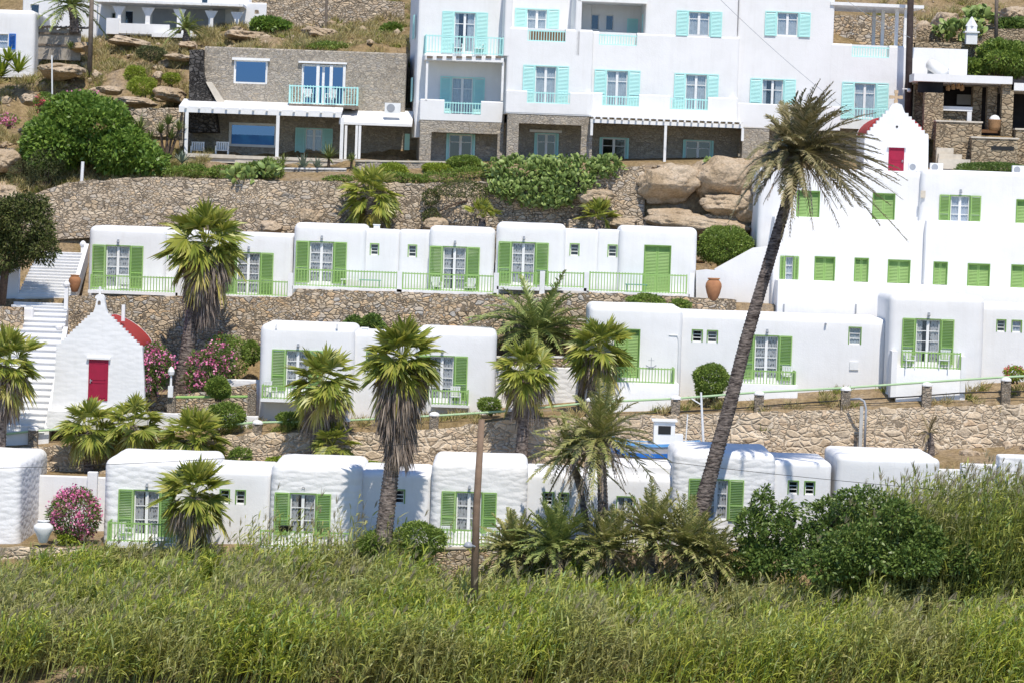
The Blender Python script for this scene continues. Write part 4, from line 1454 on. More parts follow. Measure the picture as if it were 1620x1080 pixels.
for uu, vv in ((294, 247), (438, 250), (539, 268)):
    x, zb = b.l(uu, vv, -1.1)
    m.box(x - .09, x + .09, -1.2, -1.02, zb, z0 - .002)
for uu in (546, 563, 568):
    x, zb = b.l(uu, 252, -.6)
    m.box(x - .07, x + .07, -.68, -.54, zb, b.l(uu, 199, -.6)[1])
b.part("porch_frame", m, PAINTW)
b.window(363, 196, 437, 233, 3.2, None, AQUA, PAINTW, rows=1, cur=None, pane=PANED, mull=False)
x0, x1, z0, z1 = b.rect(362, 195, 438, 233, 3.15)
b.part("window_frame", MB().box(x0, x0 + .14, 3.1, 3.19, z0, z1).box(x1 - .14, x1, 3.1, 3.19, z0, z1).box(x0 + .14, x1 - .14, 3.1, 3.19, z1 - .14, z1).box(x0 + .14, x1 - .14, 3.1, 3.19, z0, z0 + .14), PAINTW)
x0, x1, z0, z1 = b.rect(366, 214, 436, 232, 3.15)
b.part("window_reflection", MB().box(x0, x1, 3.28, 3.3, z0, z1), simple("blue_reflection", (.04, .2, .55), (.06, .32, .7), 1.5, .4))  # blue reflection in the window, painted as a strip at the pane
b.window(482, 203, 511, 244, 3.2, 'open', col=AQUA, cur=CURP, rows=2, shu=15)
b.slab("side_shutter", 640, 212, 648, 238, 2.0, .06, AQUA)
b.slab("porch_parapet", 296, 244, 372, 250, -1.3, .3, CREAM)
b.slab("porch_parapet", 372, 249, 540, 254, -1.25, .3, CREAM)
b.slab("porch_floor", 284, 250, 660, 262, -1.2, 4.5, CREAM)
b.finish()

# ================================================================ houses on top
b = Bld("hilltop_house", "white hilltop house with a long columned veranda above the rocks", "house", 280, 52, 190.0, yaw=0)
b.box(155, -60, 395, 58, 2.8, 6, .1).box(36, -60, 158, 60, 3.5, 5, .1).box(340, -60, 420, 8, 4, 4, .1).box(378, 4, 422, 46, 2.0, 3, .1)
b.window(196, 16, 212, 40, 2.8, None, BLUEP, PAINTW, rows=1, cur=None)
b.window(175, 19, 184, 31, 2.8, None, BLUEP, PAINTW, rows=1, cur=None)
b.window(47, 6, 63, 28, 3.5, None, BLUEP, PAINTW, rows=1, cur=None)
b.window(317, -6, 330, 11, 2.8, None, BLUEP, PAINTW, rows=1, cur=None)
for (ua, ub) in ((241, 280), (283, 330), (336, 356)):
    x0, x1, z0, z1 = b.rect(ua, 15, ub, 46, 2.78)
    b.part("veranda_screen", MB().box(x0, x1, 2.74, 2.79, z0, z1), METALG)
for uu in (188, 234, 284, 334, 375):
    m = MB()
    x, zt = b.l(uu, 10 + (uu - 188) * .05, 0)
    zb = b.l(uu, 46, 0)[1]
    m.box(x - .14, x + .14, 0, .28, zb - .3, zt)
    m.add([(x - .4, .02, zt), (x + .4, .02, zt), (x + .14, .02, zt - .5), (x - .14, .02, zt - .5), (x - .4, .26, zt), (x + .4, .26, zt), (x + .14, .26, zt - .5), (x - .14, .26, zt - .5)],
          [(0, 1, 2, 3), (4, 7, 6, 5), (0, 3, 7, 4), (1, 5, 6, 2), (0, 4, 5, 1)])
    b.part("column", m, WHITE)
x0, x1, z0, z1 = b.rect(150, 3, 385, 7, -.3)
m = MB().box(x0, x1, -.4, 2.9, z0, z1)
for i in range(16):
    x = x0 + (x1 - x0) * (i + .5) / 16
    m.box(x - .06, x + .06, -.6, -.38, z0 - .02, z0 + .14)
b.part("veranda_roof", m, PAINTW)
b.slab("veranda_parapet", 182, 38, 268, 54, -.1, .3, WHITE)
b.slab("veranda_parapet", 168, 29, 188, 54, -.2, .35, WHITE)
b.slab("veranda_floor", 168, 48, 384, 58, 0, 3, WHITE)
b.slab("veranda_step", 240, 54, 326, 60, -1.2, 1, WHITE)
b.finish()
b = Bld("corner_house", "white house with a bright blue shutter at the upper corner", "house", 20, 92, 183.0)
b.box(-60, 15, 55, 95, 0, 6, .25)
b.window(-6, 53, 14, 78, 0, 'open', BLUEP, PAINTW, rows=2, cur=CURL, shu=11, sides='r')
b.finish()
b = Bld("plank_fence", "grey weathered plank screen with a reed roof beside the corner house", "fence", 92, 88, 184.5)
x0, x1, z0, z1 = b.rect(56, 42, 128, 87, 0)
m = MB()
n = 26
for i in range(n):
    x = x0 + (x1 - x0) * (i + .5) / n
    h = .25 * random.random()
    m.box(x - .05, x + .05, 0, .03 + .02 * random.random(), z0 - .3, z1 - h)
b.part("planks", m, simple("pale_grey_wood", (.42, .38, .33), (.28, .25, .21), 6, .85, .2, .6, 30))
b.part("rail", MB().box(x0, x1, -.06, -.002, z0 + .5, z0 + .62).box(x0, x1, -.06, -.002, z1 - .5, z1 - .38), WOODG)
m = MB()
for i in range(60):
    x = x0 - .1 + (x1 - x0 + .5) * i / 60
    m.tube([(x, -.15, z1 - .12 + .06 * random.random()), (x + random.uniform(-.05, .05), 1.9, z1 + .05 + .08 * random.random())], .03, 5)
b.part("reed_roof", m, WOODG)
b.finish()

# right: stone bar with a white flat roof
b = Bld("stone_bar", "stone bar with a white slab roof on square piers, bottles and lamps inside", "bar", 1540, 240, 172.0)
b.slab("roof", 1446, 119, 1602, 131, -.6, 5.5, WHITE)
b.slab("roof", 1600, 133, 1700, 145, -.3, 5, WHITE)
for (ua, ub, va, vb, dd) in ((1462, 1492, 147, 212, -.4), (1585, 1603, 131, 207, -.3), (1539, 1553, 137, 195, 1.6), (1562, 1577, 137, 200, .8), (1446, 1460, 128, 210, 2.5)):
    x0, x1, z0, z1 = b.rect(ua, va, ub, vb, dd)
    b.part("pier", MB().box(x0, x1, dd, dd + .7, z0 - .3, z1), BARST)
b.slab("back_wall", 1440, 125, 1700, 215, 4.4, .3, DARKIN)  # coloured near black for the shade inside the bar
b.slab("bar_back", 1453, 128, 1492, 147, .2, .3, DARKIN)  # dark sheet, interior shade put into its colour
b.slab("menu_board", 1514, 150, 1536, 166, 4.2, .08, METALG)
m = MB()
x0, x1, z0, z1 = b.rect(1490, 169, 1538, 176, .3)
m.box(x0, x1, .2, .9, z0, z1)
x0b, x1b, z0b, _ = b.rect(1530, 176, 1537, 196, .25)
m.box(x0b, x1b, .22, .6, z0b, z0 - .002)
b.part("counter", m, WHITE)
b.slab("counter_front", 1490, 177, 1530, 197, .45, .4, BARST)
m = MB()
for uu, vv in ((1500, 139), (1508, 137), (1516, 136), (1522, 139)):
    x, z = b.l(uu, vv, .6)
    m.lathe((x, .6, z - .18), [(.1, 0), (.14, .12), (.1, .28), (.03, .34)], 10).tube([(x, .6, z + .15), (x, .6, z + .5)], .012, 5)
b.part("pendant_lamps", m, WICK)
b.slab("floor_edge", 1553, 206, 1600, 211, .2, 1.0, WOODB)
b.finish()
for lab, u0, v0, u1, v1, d, mt in (("stone bar terrace wall with a cream coping beside the small chapel", 1480, 194, 1552, 262, -1.2, BARST), ("lower stone wall with a dark letterbox slot below the stone bar", 1537, 220, 1610, 262, -2.0, BARST),
                                   ("stone wall block at the photo's edge right of the stone bar", 1606, 207, 1680, 262, -1.0, BARST)):
    w = Bld("bar_wall", lab, "wall", (u0 + u1) / 2, v1, 172.0 + d, group="bar terrace walls")
    x0, x1, z0, z1 = w.rect(u0, v0, u1, v1)
    w.part("stonework", MB().box(x0, x1, 0, 1.0, z0 - .8, z1), mt)
    w.part("coping", MB().box(x0 - .05, x1 + .05, -.06, 1.02, z1 + .002, z1 + .09), CREAM)
    if v0 == 220:
        xa, xb, za, zb = w.rect(1568, 232, 1604, 238)
        w.part("slot", MB().box(xa, xb, -.03, .02, za, zb), BLACKP)
    w.finish()
w = Bld("outside_steps", "cream stone steps between the small chapel and the bar wall", "steps", 1510, 262, 169.6)
m = MB()
for i, (ua, va) in enumerate(((1484, 252), (1486, 244), (1484, 234))):
    x0, x1, z0, z1 = w.rect(ua, va, 1535 - i * 12, 268)
    m.box(x0, x1, i * .35, i * .35 + .36, z0, z1)
w.part("treads", m, CREAM)

# ================================================================ retaining walls
stone_wall("long high dry stone wall curving below the fig bush and the villa garden", [(-60, 330, 380, 168.6), (60, 305, 372, 168.0), (110, 288, 366, 167.8), (240, 280, 362, 167.6), (400, 285, 366, 167.6), (560, 288, 368, 167.6), (690, 290, 368, 167.6), (800, 285, 372, 167.6), (1020, 262, 352, 167.7)], WALLD, .6, rough=.09)
stone_wall("tan stone terrace wall under the third row of bungalows", [(104, 468, 565, 158.8), (460, 470, 560, 158.8), (470, 457, 560, 158.8), (640, 462, 560, 158.8), (780, 467, 560, 158.8), (940, 463, 548, 158.8), (1090, 470, 520, 158.8), (1165, 474, 515, 158.8)], WALLC, .4, step=.16)
stone_wall("pale mortared stone wall along the lane above the bottom row", [(-80, 712, 775, 149.0), (60, 706, 775, 149.0), (170, 704, 772, 149.0), (400, 686, 770, 149.0), (600, 684, 768, 149.0), (700, 678, 766, 149.0), (800, 664, 762, 149.0), (960, 659, 758, 149.0), (1200, 652, 745, 149.0), (1460, 644, 728, 149.0), (1700, 636, 712, 149.0)], WALLM, .6, rough=.12, lean=.12)
stone_wall("rough low stone wall at the lower left beneath the white jar", [(-80, 864, 920, 138.8), (172, 866, 920, 138.8)], WALLM, .4)
stone_wall("short brown stone wall with a pale ledge behind the lamp pole", [(690, 868, 905, 138.6), (770, 868, 905, 138.6), (1000, 872, 900, 138.6)], WALLC, .3, cap=CREAM)
stone_wall("low stone garden wall with white coping in front of the stone house porch", [(440, 268, 285, 170.2), (548, 269, 286, 170.2)], MASON, .4, cap=WHITE)
stone_wall("low grey stone parapet in front of the villa's left portico", [(562, 256, 276, 170.8), (712, 258, 280, 170.8)], MASON, .4, cap=CREAM)
stone_wall("short dark stone wall between the rocks and the stone porch", [(204, 172, 205, 174.5), (288, 171, 205, 174.5)], WALLD, .5)
stone_wall("high stone wall across the top of the hill beside the palms", [(398, 0, 46, 192.0), (480, -10, 44, 192.0), (640, 4, 46, 192.0)], WALLD, .6)
stone_wall("small stone wall stepping down behind the villa's corner", [(584, 66, 90, 183.5), (645, 68, 92, 183.5)], WALLD, .5)
stone_wall("brown stone terrace wall seen beneath the villa's roof canopy", [(1318, 24, 95, 184.0), (1450, 26, 95, 184.0)], WALLC, .5)
stone_wall("upper stone wall below the shrine and the prickly pears", [(1448, 67, 105, 179.5), (1560, 68, 118, 179.5), (1700, 66, 130, 179.5)], BARST, .6)
stone_wall("narrow upper stone band behind the white shrine", [(1448, 50, 66, 184.5), (1700, 44, 70, 184.5)], BARST, .5)
stone_wall("low tumbled stone line under the big granite ledge", [(900, 346, 362, 166.4), (1010, 344, 362, 166.4), (1110, 343, 360, 166.4), (1200, 328, 346, 166.4)], WALLD, .5, rough=.14)

def white_wall(label, u0, v0, u1, v1, Y, dep=.4, mat=WHITE, group="white garden walls", r=.04):
    b = Bld("garden_wall", label, "wall", (u0 + u1) / 2, v1, Y, group=group)
    b.box(u0, v0, u1, v1, 0, dep, r, mat)
    return b.finish()
white_wall("low white wall between the white chapel and the long bungalow, green rail above", 232, 655, 408, 690, 150.9)
white_wall("white wall stub right of the oleanders beside the long bungalow", 352, 600, 412, 640, 153.6, mat=RUBBLE)
white_wall("white rubble wall between the long bungalow and the closed green doors", 784, 580, 915, 640, 154.5, mat=RUBBLE)
white_wall("low white wall behind the pink oleander in the bottom row", 58, 753, 170, 850, 145.6)
white_wall("small white block on the wall behind the pink oleander", 138, 746, 154, 766, 145.3)
stone_wall("small stone ledge in the oleander bed beside the chapel", [(228, 624, 640, 152.2), (300, 622, 640, 152.2), (405, 606, 640, 152.2)], WALLC, .3)
stone_wall("little stone wall behind the gap between the second row bungalows", [(784, 566, 585, 155.2), (920, 566, 585, 155.2)], WALLC, .3, cap=WHITE)
solo("cream_panel_wall", "cream plastered wall panel with a solar tank behind the stone bar", "wall", MB().box(-1.0, 2.2, 0, .3, -2.0, .02), WHITE, None, P(1470, 77, 176.5))

# ================================================================ white stairs on the left
st = Bld("white_staircase", "broad whitewashed staircase climbing past the chapel to the dark juniper", "staircase", 60, 690, 149.9)
keys = [(690, 149.9, -60, 70), (520, 157.0, -10, 102), (486, 158.8, 20, 108), (398, 166.6, 62, 134)]
def skey(t):
    ys = [k[1] for k in keys]
    return [float(np.interp(t, ys, [k[j] for k in keys])) for j in (0, 2, 3)]
n = 40
m = MB()
prev = None
for i in range(n):
    Ya = 149.9 + (166.6 - 149.9) * i / n
    Yb = 149.9 + (166.6 - 149.9) * (i + 1) / n
    v, ua, ub = skey(Ya)
    v2, _, _ = skey(Yb)
    p, q = P(ua, v, Ya), P(ub, v, Ya)
    zt = P((ua + ub) / 2, v2, Yb).z
    m.box(p.x, q.x, Ya, Yb + .05, zt - 1.2, zt - .06)
    m.box(p.x + .002, q.x - .002, Ya - .06, Yb + .04, zt - .0597, zt - .0007 * i)
mm = MB(); mm.v = [tuple(Vector(a) - st.o) for a in m.v]; mm.f = m.f
st.part("steps", mm, WHITE)
w = MB()
for i in range(0, n, 2):
    if i == 18:
        st.part("side_wall", w, WHITE)
        w = MB()
    Ya = 149.9 + (166.6 - 149.9) * i / n
    Yb = 149.9 + (166.6 - 149.9) * (i + 2) / n
    v, ua, ub = skey(Ya)
    v2, ua2, ub2 = skey(Yb)
    if 156 < Ya < 159.5:
        continue
    a, c = P(ub, v, Ya) - st.o, P(ub2, v2, Yb) - st.o
    w.add([a + Vector((0, 0, -.6)), a + Vector((.22, 0, -.6)), c + Vector((.22, 0, -.6)), c + Vector((0, 0, -.6)), a + Vector((0, 0, .42)), a + Vector((.22, 0, .42)), c + Vector((.22, 0, .42)), c + Vector((0, 0, .42))],
          [(0, 1, 2, 3), (4, 7, 6, 5), (0, 4, 5, 1), (1, 5, 6, 2), (2, 6, 7, 3), (3, 7, 4, 0)])
st.part("side_wall", w, WHITE)
for uu, vv, Yk in ((105, 452, 158.6), (93, 520, 156.6), (76, 668, 150.4), (131, 388, 166.5)):
    p = P(uu, vv, Yk) - st.o
    st.part("ball_post", MB().box(p.x - .1, p.x + .1, p.y, p.y + .2, p.z - 1.2, p.z - .1).lathe((p.x, p.y + .1, p.z - .1), [(.1, 0), (.17, .08), (.18, .18), (.1, .3), (.02, .34)], 10), WHITE)
white_wall("whitewashed wall in blue shade left of the stairs behind the juniper", -80, 420, 30, 474, 160.5)
white_wall("small white gate wall at the foot of the upper stairs", 22, 486, 52, 520, 157.6, r=.1)
stone_wall("short stone wall with a cap at the left edge below the stairs", [(-40, 484, 540, 156.8), (36, 486, 540, 156.8)], WALLC, .5)

# ================================================================ the lane's green pipe rail on stone posts
pr = empty("pipe_railing", P(810, 655, 149.7), "long pale green pipe rail on squat stone posts along the lane", "railing")
og = P(810, 655, 149.7)
path = [(-60, 694), (45, 682), (105, 678), (230, 684), (400, 668), (540, 665), (690, 657), (800, 650), (940, 636), (1070, 630), (1200, 620), (1337, 613), (1465, 604), (1590, 596), (1680, 592)]
MB().tube([P(u, v, 149.72) - og for u, v in path], .055, 7).build("pipe", simple("pale_green_paint", (.36, .52, .28), (.42, .56, .34), 2, .5), pr)
for (uu, vt, vb) in ((52, 678, 710), (407, 668, 692), (545, 664, 690), (686, 655, 690), (806, 648, 668), (934, 632, 664), (1068, 629, 658), (1200, 622, 652), (1337, 615, 648), (1465, 608, 646), (1590, 600, 640)):
    p, q = P(uu, vt, 149.7) - og, P(uu, vb, 149.7) - og
    ps = MB().box(q.x - .22, q.x + .22, -.2, .2, q.z - .4, p.z - .06).build("stone_post", MASONP, pr)
    MB().lathe((q.x, 0, p.z - .058), [(.27, 0), (.26, .08), (.16, .16), (.02, .19)], 10).build("post_cap", WHITE, ps)
og2 = P(330, 640, 151.2)
gr = empty("garden_rail", og2, "short green pipe rail with stone posts above the round shrub near the chapel", "railing")
MB().tube([P(268, 628, 151.2) - og2, P(394, 627, 151.2) - og2], .07, 7).build("pipe", GREEN, gr)
for uu in (271, 398):
    q = P(uu, 655, 151.25) - og2
    MB().box(q.x - .2, q.x + .2, -.15, .25, q.z - .3, q.z + 1.1).build("stone_post", MASONP, gr)

# ================================================================ poles, cables, lamp, pipe
t = empty("lamp_pole", P(750, 955, 130.6), "bare brown wooden pole with a small street lamp rising from the reeds", "pole")
o0 = P(750, 955, 130.6)
MB().tube([Vector((0, 0, -1.5)), P(754, 800, 130.6) - o0, P(762, 663, 130.6) - o0], [.17, .155, .13], 10).build("shaft", simple("pole_wood", (.24, .17, .12), (.17, .12, .085), 3, .9, .1, .6, 30), t, True)
q = P(741, 861, 130.2) - o0
lh = MB().tube([P(751, 864, 130.4) - o0, P(746, 862, 130.25) - o0], .05, 7)
hd = lh.build("lamp_arm", METALG, t)
MB().lathe(q + Vector((0, 0, -.14)), [(.1, 0), (.2, .06), (.2, .12), (.12, .24), (.03, .27)], 12).build("lamp_head", METALG, t, True)
t = empty("power_pole", P(1437, 190, 173.7), "tall dark brown power pole in front of the villa's right corner", "pole")
o0 = P(1437, 190, 173.7)
MB().tube([Vector((0, 0, -2)), P(1442, -60, 173.7) - o0], [.21, .175], 10).build("shaft", WOODD, t, True)
q = P(1437, 142, 173.5) - o0
MB().box(q.x - .35, q.x + .1, -.25, -.19, q.z, q.z + .06).lathe((q.x + .03, -.3, q.z - .16), [(.04, 0), (.12, .04), (.12, .14), (.03, .2)], 10).build("flood_lamp", PLASW, t)
t = empty("utility_pole", P(142, 108, 182.0), "grey brown wooden pole standing in the rocks below the hilltop house", "pole")
o0 = P(142, 108, 182.0)
MB().tube([Vector((0, 0, -.6)), P(147, -60, 182) - o0], [.15, .12], 9).build("shaft", WOODG, t, True)
t = empty("utility_pole", P(1576, 62, 181.0), "thin grey pole on the hill right of the shrine", "pole")
o0 = P(1576, 62, 181.0)
MB().tube([Vector((0, 0, -.6)), P(1578, -60, 181) - o0], [.12, .1], 9).build("shaft", WOODG, t, True)
for lab, ua, va, ub, vb, Y, r in (("thin white pole by the blooms above the fig bush", 83, 150, 82, 88, 175.5, .045), ("short white marker post on the curving stone wall", 129, 284, 131, 256, 168.2, .09),
                                  ("slim wooden pole at the top of the hill beside the stone wall", 516, 40, 517, -30, 190.5, .08)):
    a, c = P(ua, va, Y), P(ub, vb, Y)
    solo("marker_pole", lab, "pole", MB().tube([Vector((0, 0, -.4)), c - a], r, 8), PAINTW if 'white' in lab else WOODG, None, a)
a = P(1116, 740, 147.5)
mp_ = MB().tube([Vector((0, 0, -.5)), P(1109, 620, 147.5) - a], [.075, .05], 8).tube([P(1110, 640, 147.5) - a, P(1094, 630, 147.5) - a], .03, 6)
solo("boat_mast", "slanting white mast pole standing behind the bottom row by the leaning palm", "mast", mp_, PAINTW, None, a)
cab = MB()
for (ua, va, Ya, ub, vb, Yb, sag) in ((-200, 742, 135.0, 759, 690, 130.6, .35), (759, 690, 130.6, 1900, 800, 135.0, .4)):
    a, c = P(ua, va, Ya), P(ub, vb, Yb)
    cab.tube([a.lerp(c, k / 20) - Vector((0, 0, sag * 4 * (k / 20) * (1 - k / 20))) for k in range(21)], .011, 4)
solo("power_cable", "thin dark cable strung across the bottom bungalow roofs to the bare pole", "cable", cab, BLACKP)
cab = MB()
for (ua, va, ub, vb) in ((1100, -40, 1360, 190), (1290, -40, 1440, 60)):
    a, c = P(ua, va, 166.5), P(ub, vb, 167.8)
    cab.tube([a.lerp(c, k / 12) - Vector((0, 0, 1.2 * (k / 12) * (1 - k / 12))) for k in range(13)], .012, 4)
solo("power_cable", "thin slanting wire in front of the villa's right windows", "cable", cab, METALG)
a = P(1363, 712, 148.4)
dp = empty("drain_pipe", a, "pale grey bent drain pipe and board standing against the lane wall", "pipe")
pts = [P(1368, 712, 148.2), P(1370, 645, 148.3), P(1367, 634, 148.4), P(1360, 630, 148.5), P(1346, 631, 148.9)]
MB().tube([p - a for p in pts], .055, 8).build("pipe", METALG, dp, True)
q0, q1 = P(1358, 712, 148.4) - a, P(1366, 642, 148.4) - a
MB().box(q0.x, q1.x, -.02, .08, q0.z - .3, q1.z).build("board", simple("pale_board", (.5, .5, .48), (.42, .42, .4), 3), dp)
hose = MB().tube([P(u, v, 149.75) + Vector((0, 0, .03)) for u, v in ((1010, 655), (1075, 652), (1150, 648), (1240, 640), (1330, 634), (1440, 628), (1520, 622), (1650, 619))], .035, 5)
solo("black_hose", "black irrigation hose lying along the earth above the lane wall", "hose", hose, BLACKP)

# ================================================================ boat on the lane
bo = P(1020, 742, 147.4)
bt = empty("fishing_boat", bo, "white and blue fishing boat parked on the lane behind the bottom row", "boat")
V, F = [], []
Lb, nst = 5.2, 15
secs = []
for i in range(nst):
    t_ = i / (nst - 1)
    x = -Lb / 2 + Lb * t_
    wd = .95 * (1 - abs(2 * t_ - 1.02) ** 2.6) + .03
    sh = 1.25 + .5 * (2 * t_ - 1) ** 2 * (1.1 if t_ < .5 else .4)
    secs.append([(x * .96, 0, .12), (x, -wd * .55, .3), (x, -wd * .92, .75), (x, -wd, sh), (x, wd, sh), (x, wd * .92, .75), (x, wd * .55, .3)])
hb = MB()
hb.add([p for s_ in secs for p in s_], [(i * 7 + k, i * 7 + (k + 1) % 7, (i + 1) * 7 + (k + 1) % 7, (i + 1) * 7 + k) for i in range(nst - 1) for k in range(7)])
hb.build("hull", simple("boat_hull", (.55, .53, .5), (.45, .43, .4), 2, .5), bt)
for nm, dz, hh, mt in (("blue_band", -.62, .2, BLUEP), ("gunwale", -.1, .14, simple("pale_blue_paint", (.12, .34, .66), (.16, .4, .7), 2, .5))):
    gm = MB()
    for sg in (-1, 1):
        for i in range(nst - 1):
            qs = []
            for j in (i, i + 1):
                tp = Vector(secs[j][3])
                y = abs(tp.y) + .025
                qs += [Vector((tp.x, sg * y, tp.z + dz)), Vector((tp.x, sg * y, tp.z + dz + hh))]
            gm.add([qs[0], qs[2], qs[3], qs[1]] + [q + Vector((0, -sg * .06, 0)) for q in (qs[0], qs[2], qs[3], qs[1])], [(0, 1, 2, 3), (4, 7, 6, 5), (0, 4, 5, 1), (3, 2, 6, 7)])
    gm.build(nm, mt, bt)
cb = MB().box(.35, 1.35, -.5, .5, 1.2, 2.35).box(.25, 1.45, -.6, .6, 2.352, 2.42).box(1.35, 1.75, -.4, .4, 1.2, 1.75)
cbo = cb.build("cabin", PAINTW, bt)
MB().box(.55, 1.15, -.52, -.49, 1.75, 2.15).build("cabin_window", BLACKP, cbo)
MB().tube([(1.9, 0, 1.3), (1.95, 0, 2.7)], .03, 6).build("mast", PAINTW, bt)

# ================================================================ jars, baskets, furniture, machines
def jar(label, u, v, Y, hpx, mat, cat="jar", fat=.36):
    h = S(hpx, Y)
    prof = [(.16, 0), (.19, .04), (.3, .35), (fat, .62), (fat * .96, .76), (.27, .88), (.22, .93), (.28, .965), (.27, 1.0), (.2, .985)]
    return solo("amphora", label, cat, MB().lathe((0, 0, 0), [(r * h, z * h) for r, z in prof], 24), mat, None, P(u, v, Y), True)
jar("big terracotta jar on the white ledge right of the third row", 1128, 476, 159.0, 36, TERRA)
jar("terracotta jar beside the stairs left of the third row", 118, 462, 159.6, 27, TERRA)
jar("large white jar between the corner bungalow and the pink oleander", 68, 858, 138.9, 36, PAINTW, fat=.44)
bk = MB().lathe((0, 0, 0), [(.28, 0), (.33, .2), (.36, .55), (.38, .6), (.33, .58)], 18)
k = solo("wicker_basket", "wicker basket of white towels on the stone bar terrace", "basket", bk, WICK, None, P(1573, 207, 171.4), True)
MB().lathe((0, 0, .5), [(.3, 0), (.3, .15), (.2, .3), (.05, .36)], 10).build("towels", PAINTW, k)

def chair_mesh(w=.5, h=.85):
    m = MB()
    m.box(-w / 2, w / 2, -.24, .24, .4, .44)
    for i in range(6):
        x = -w / 2 + w * (i + .15) / 6
        m.box(x, x + w / 6 * .7, .2, .23, .46, h)
    m.box(-w / 2, w / 2, .195, .235, h, h + .05).box(-w / 2, -w / 2 + .04, -.22, .2, .62, .66).box(w / 2 - .04, w / 2, -.22, .2, .62, .66)
    for sx in (-1, 1):
        for sy in (-.22, .2):
            m.box(sx * (w / 2 - .02) - .02, sx * (w / 2 - .02) + .02, sy, sy + .03, 0, .62)
    return m
proto = chair_mesh().build("patio_chair", PLASW)
first = True
def chair(label, u, v, Y, rot=0, mat=None, gp="chairs on the terraces"):
    global first
    o = proto if first else proto.copy()
    if not first:
        C.objects.link(o)
    first = False
    o.location = P(u, v, Y)
    o.rotation_euler = (0, 0, R(rot))
    return thing(o, label, "chair", gp)
chair("white chair in front of the green shutter left of the lamp pole", 706, 863, 139.3, 10)
chair("white chair tilted by the green shutter just right of the lamp pole", 776, 866, 139.3, -14)
chair("white chair on the terrace between oleander and stubby fan palm", 199, 857, 139.3, 60)
chair("white chair left on the tall end bungalow's balcony", 1437, 583, 150.3, 20)
chair("white chair right on the tall end bungalow's balcony", 1494, 583, 150.3, -15)
chair("white chair by the right shutter of the lane bungalow's open window", 1244, 608, 151.7, -10)
chair("white chair on the balcony beside the long bungalow's left shutter", 427, 632, 151.4, 40)
chair("white chair behind the railing right of the shaggy tall fan palm", 720, 640, 151.6, 5)
chair("white chair left of the door with the table, third row", 690, 466, 159.9, 20)
chair("white chair right of the door with the table, third row", 743, 468, 159.9, -20)
chair("white chair behind the first railing by the stairs, third row", 196, 462, 159.9, 10)
chair("white chair left on the aqua balcony of the stone house", 487, 166, 175.0, 15)
chair("white chair right on the aqua balcony of the stone house", 523, 167, 175.0, -25)
chair("white chair left on the villa's top left aqua balcony", 723, 88, 173.8, 15)
chair("white chair right on the villa's top left aqua balcony", 757, 89, 173.8, -15)
for lab, uu in (("slatted grey lounge chair at the porch's left end", 312), ("slatted grey lounge chair beside the porch's big window", 351)):
    o = chair(lab, uu, 250, 174.5, 0, gp="lounge chairs on the porch")
    o.scale = (1.5, 1, 1)
tb = MB().box(-.55, .55, -.3, .3, .42, .47)
for sx in (-.5, .46):
    for sy in (-.26, .22):
        tb.box(sx, sx + .04, sy, sy + .04, 0, .42)
tm = simple("teal_paint", (.16, .36, .33), (.2, .42, .38), 2, .5)
tproto = None
for lab, uu, vv, Y, rt in (("low teal table behind the railing beside two raised roof blocks", 585, 457, 159.8, 0), ("low teal table left of the closed green door, third row", 1006, 464, 159.8, 0), ("white low table on the long bungalow's terrace by the gap", 556, 456, 160.0, 0)):
    if tproto is None:
        tproto = o = tb.build("low_table", tm)
    else:
        o = tproto.copy()
        if 'white' in lab:
            o.data = tproto.data.copy()
            o.data.materials[0] = PLASW
        C.objects.link(o)
    o.location = P(uu, vv, Y)
    thing(o, lab, "table", "low terrace tables")
for lab, uu, in (("black basket on the railing left of the bottom bungalow's door", 446), ("black basket beside its twin on the bottom bungalow's railing", 457)):
    solo("planter", lab, "basket", MB().lathe((0, 0, 0), [(.1, 0), (.14, .05), (.19, .26), (.17, .25)], 12), BLACKP, "black baskets", P(uu, 840, 138.85))
def ac(label, u, v, Y, sc_=1.0):
    o = empty("air_conditioner", P(u, v, Y), label, "air conditioner", "air conditioner units")
    MB().box(-.42 * sc_, .42 * sc_, -.16, .16, 0, .56 * sc_).build("casing", PLASW, o)
    MB().tube([(-.1, -.175, .28 * sc_), (-.1, -.163, .28 * sc_)], .22 * sc_, 18).build("fan_grille", METALG, o)
ac("white air conditioner unit on the porch roof against the villa", 621, 180, 174.0, 1.05)
ac("white air conditioner on the roof below the crimson chapel door", 1446, 271, 164.0, .75)
ac("white air conditioner on the roof right of the small chapel", 1481, 272, 164.0, .8)
ac("white air conditioner on the roof at the photo's right edge", 1611, 276, 164.0, .8)
for lab, uu, vv, Y in (("small white roof vent box behind the second raised block", 596, 363, 162.8), ("small white roof vent box on the long bungalow behind the shaggy palm", 577, 526, 154.0), ("small white vent box on the roof edge by the terracotta jar", 1088, 499, 154.0), ("small grey vent box on the bottom roof left of the lamp pole", 855, 742, 142.0), ("small grey vent box on the roof behind the bottom fan palm", 341, 739, 142.0)):
    solo("vent_box", lab, "vent", MB().box(-.16, .16, -.15, .15, -.1, .22).box(-.2, .2, -.19, .19, .221, .26).box(-.11, .11, -.155, -.15, 0, .16), PLASW, "roof vent boxes", P(uu, vv, Y))
a = P(1482, 114, 175.6)
wt = empty("solar_water_heater", a, "white solar water tank lying tilted on the stone bar roof", "water tank")
MB().tube([P(1472, 102, 175.6) - a, P(1494, 117, 174.6) - a], [.33, .33], 14).build("tank", PAINTW, wt, True)
MB().box(-.5, .7, .2, .25, -.4, .2).build("support", METALG, wt)
a = P(1536, 68, 179.4)
sh = empty("roadside_shrine", a, "small white pointed shrine on the upper stone wall", "shrine")
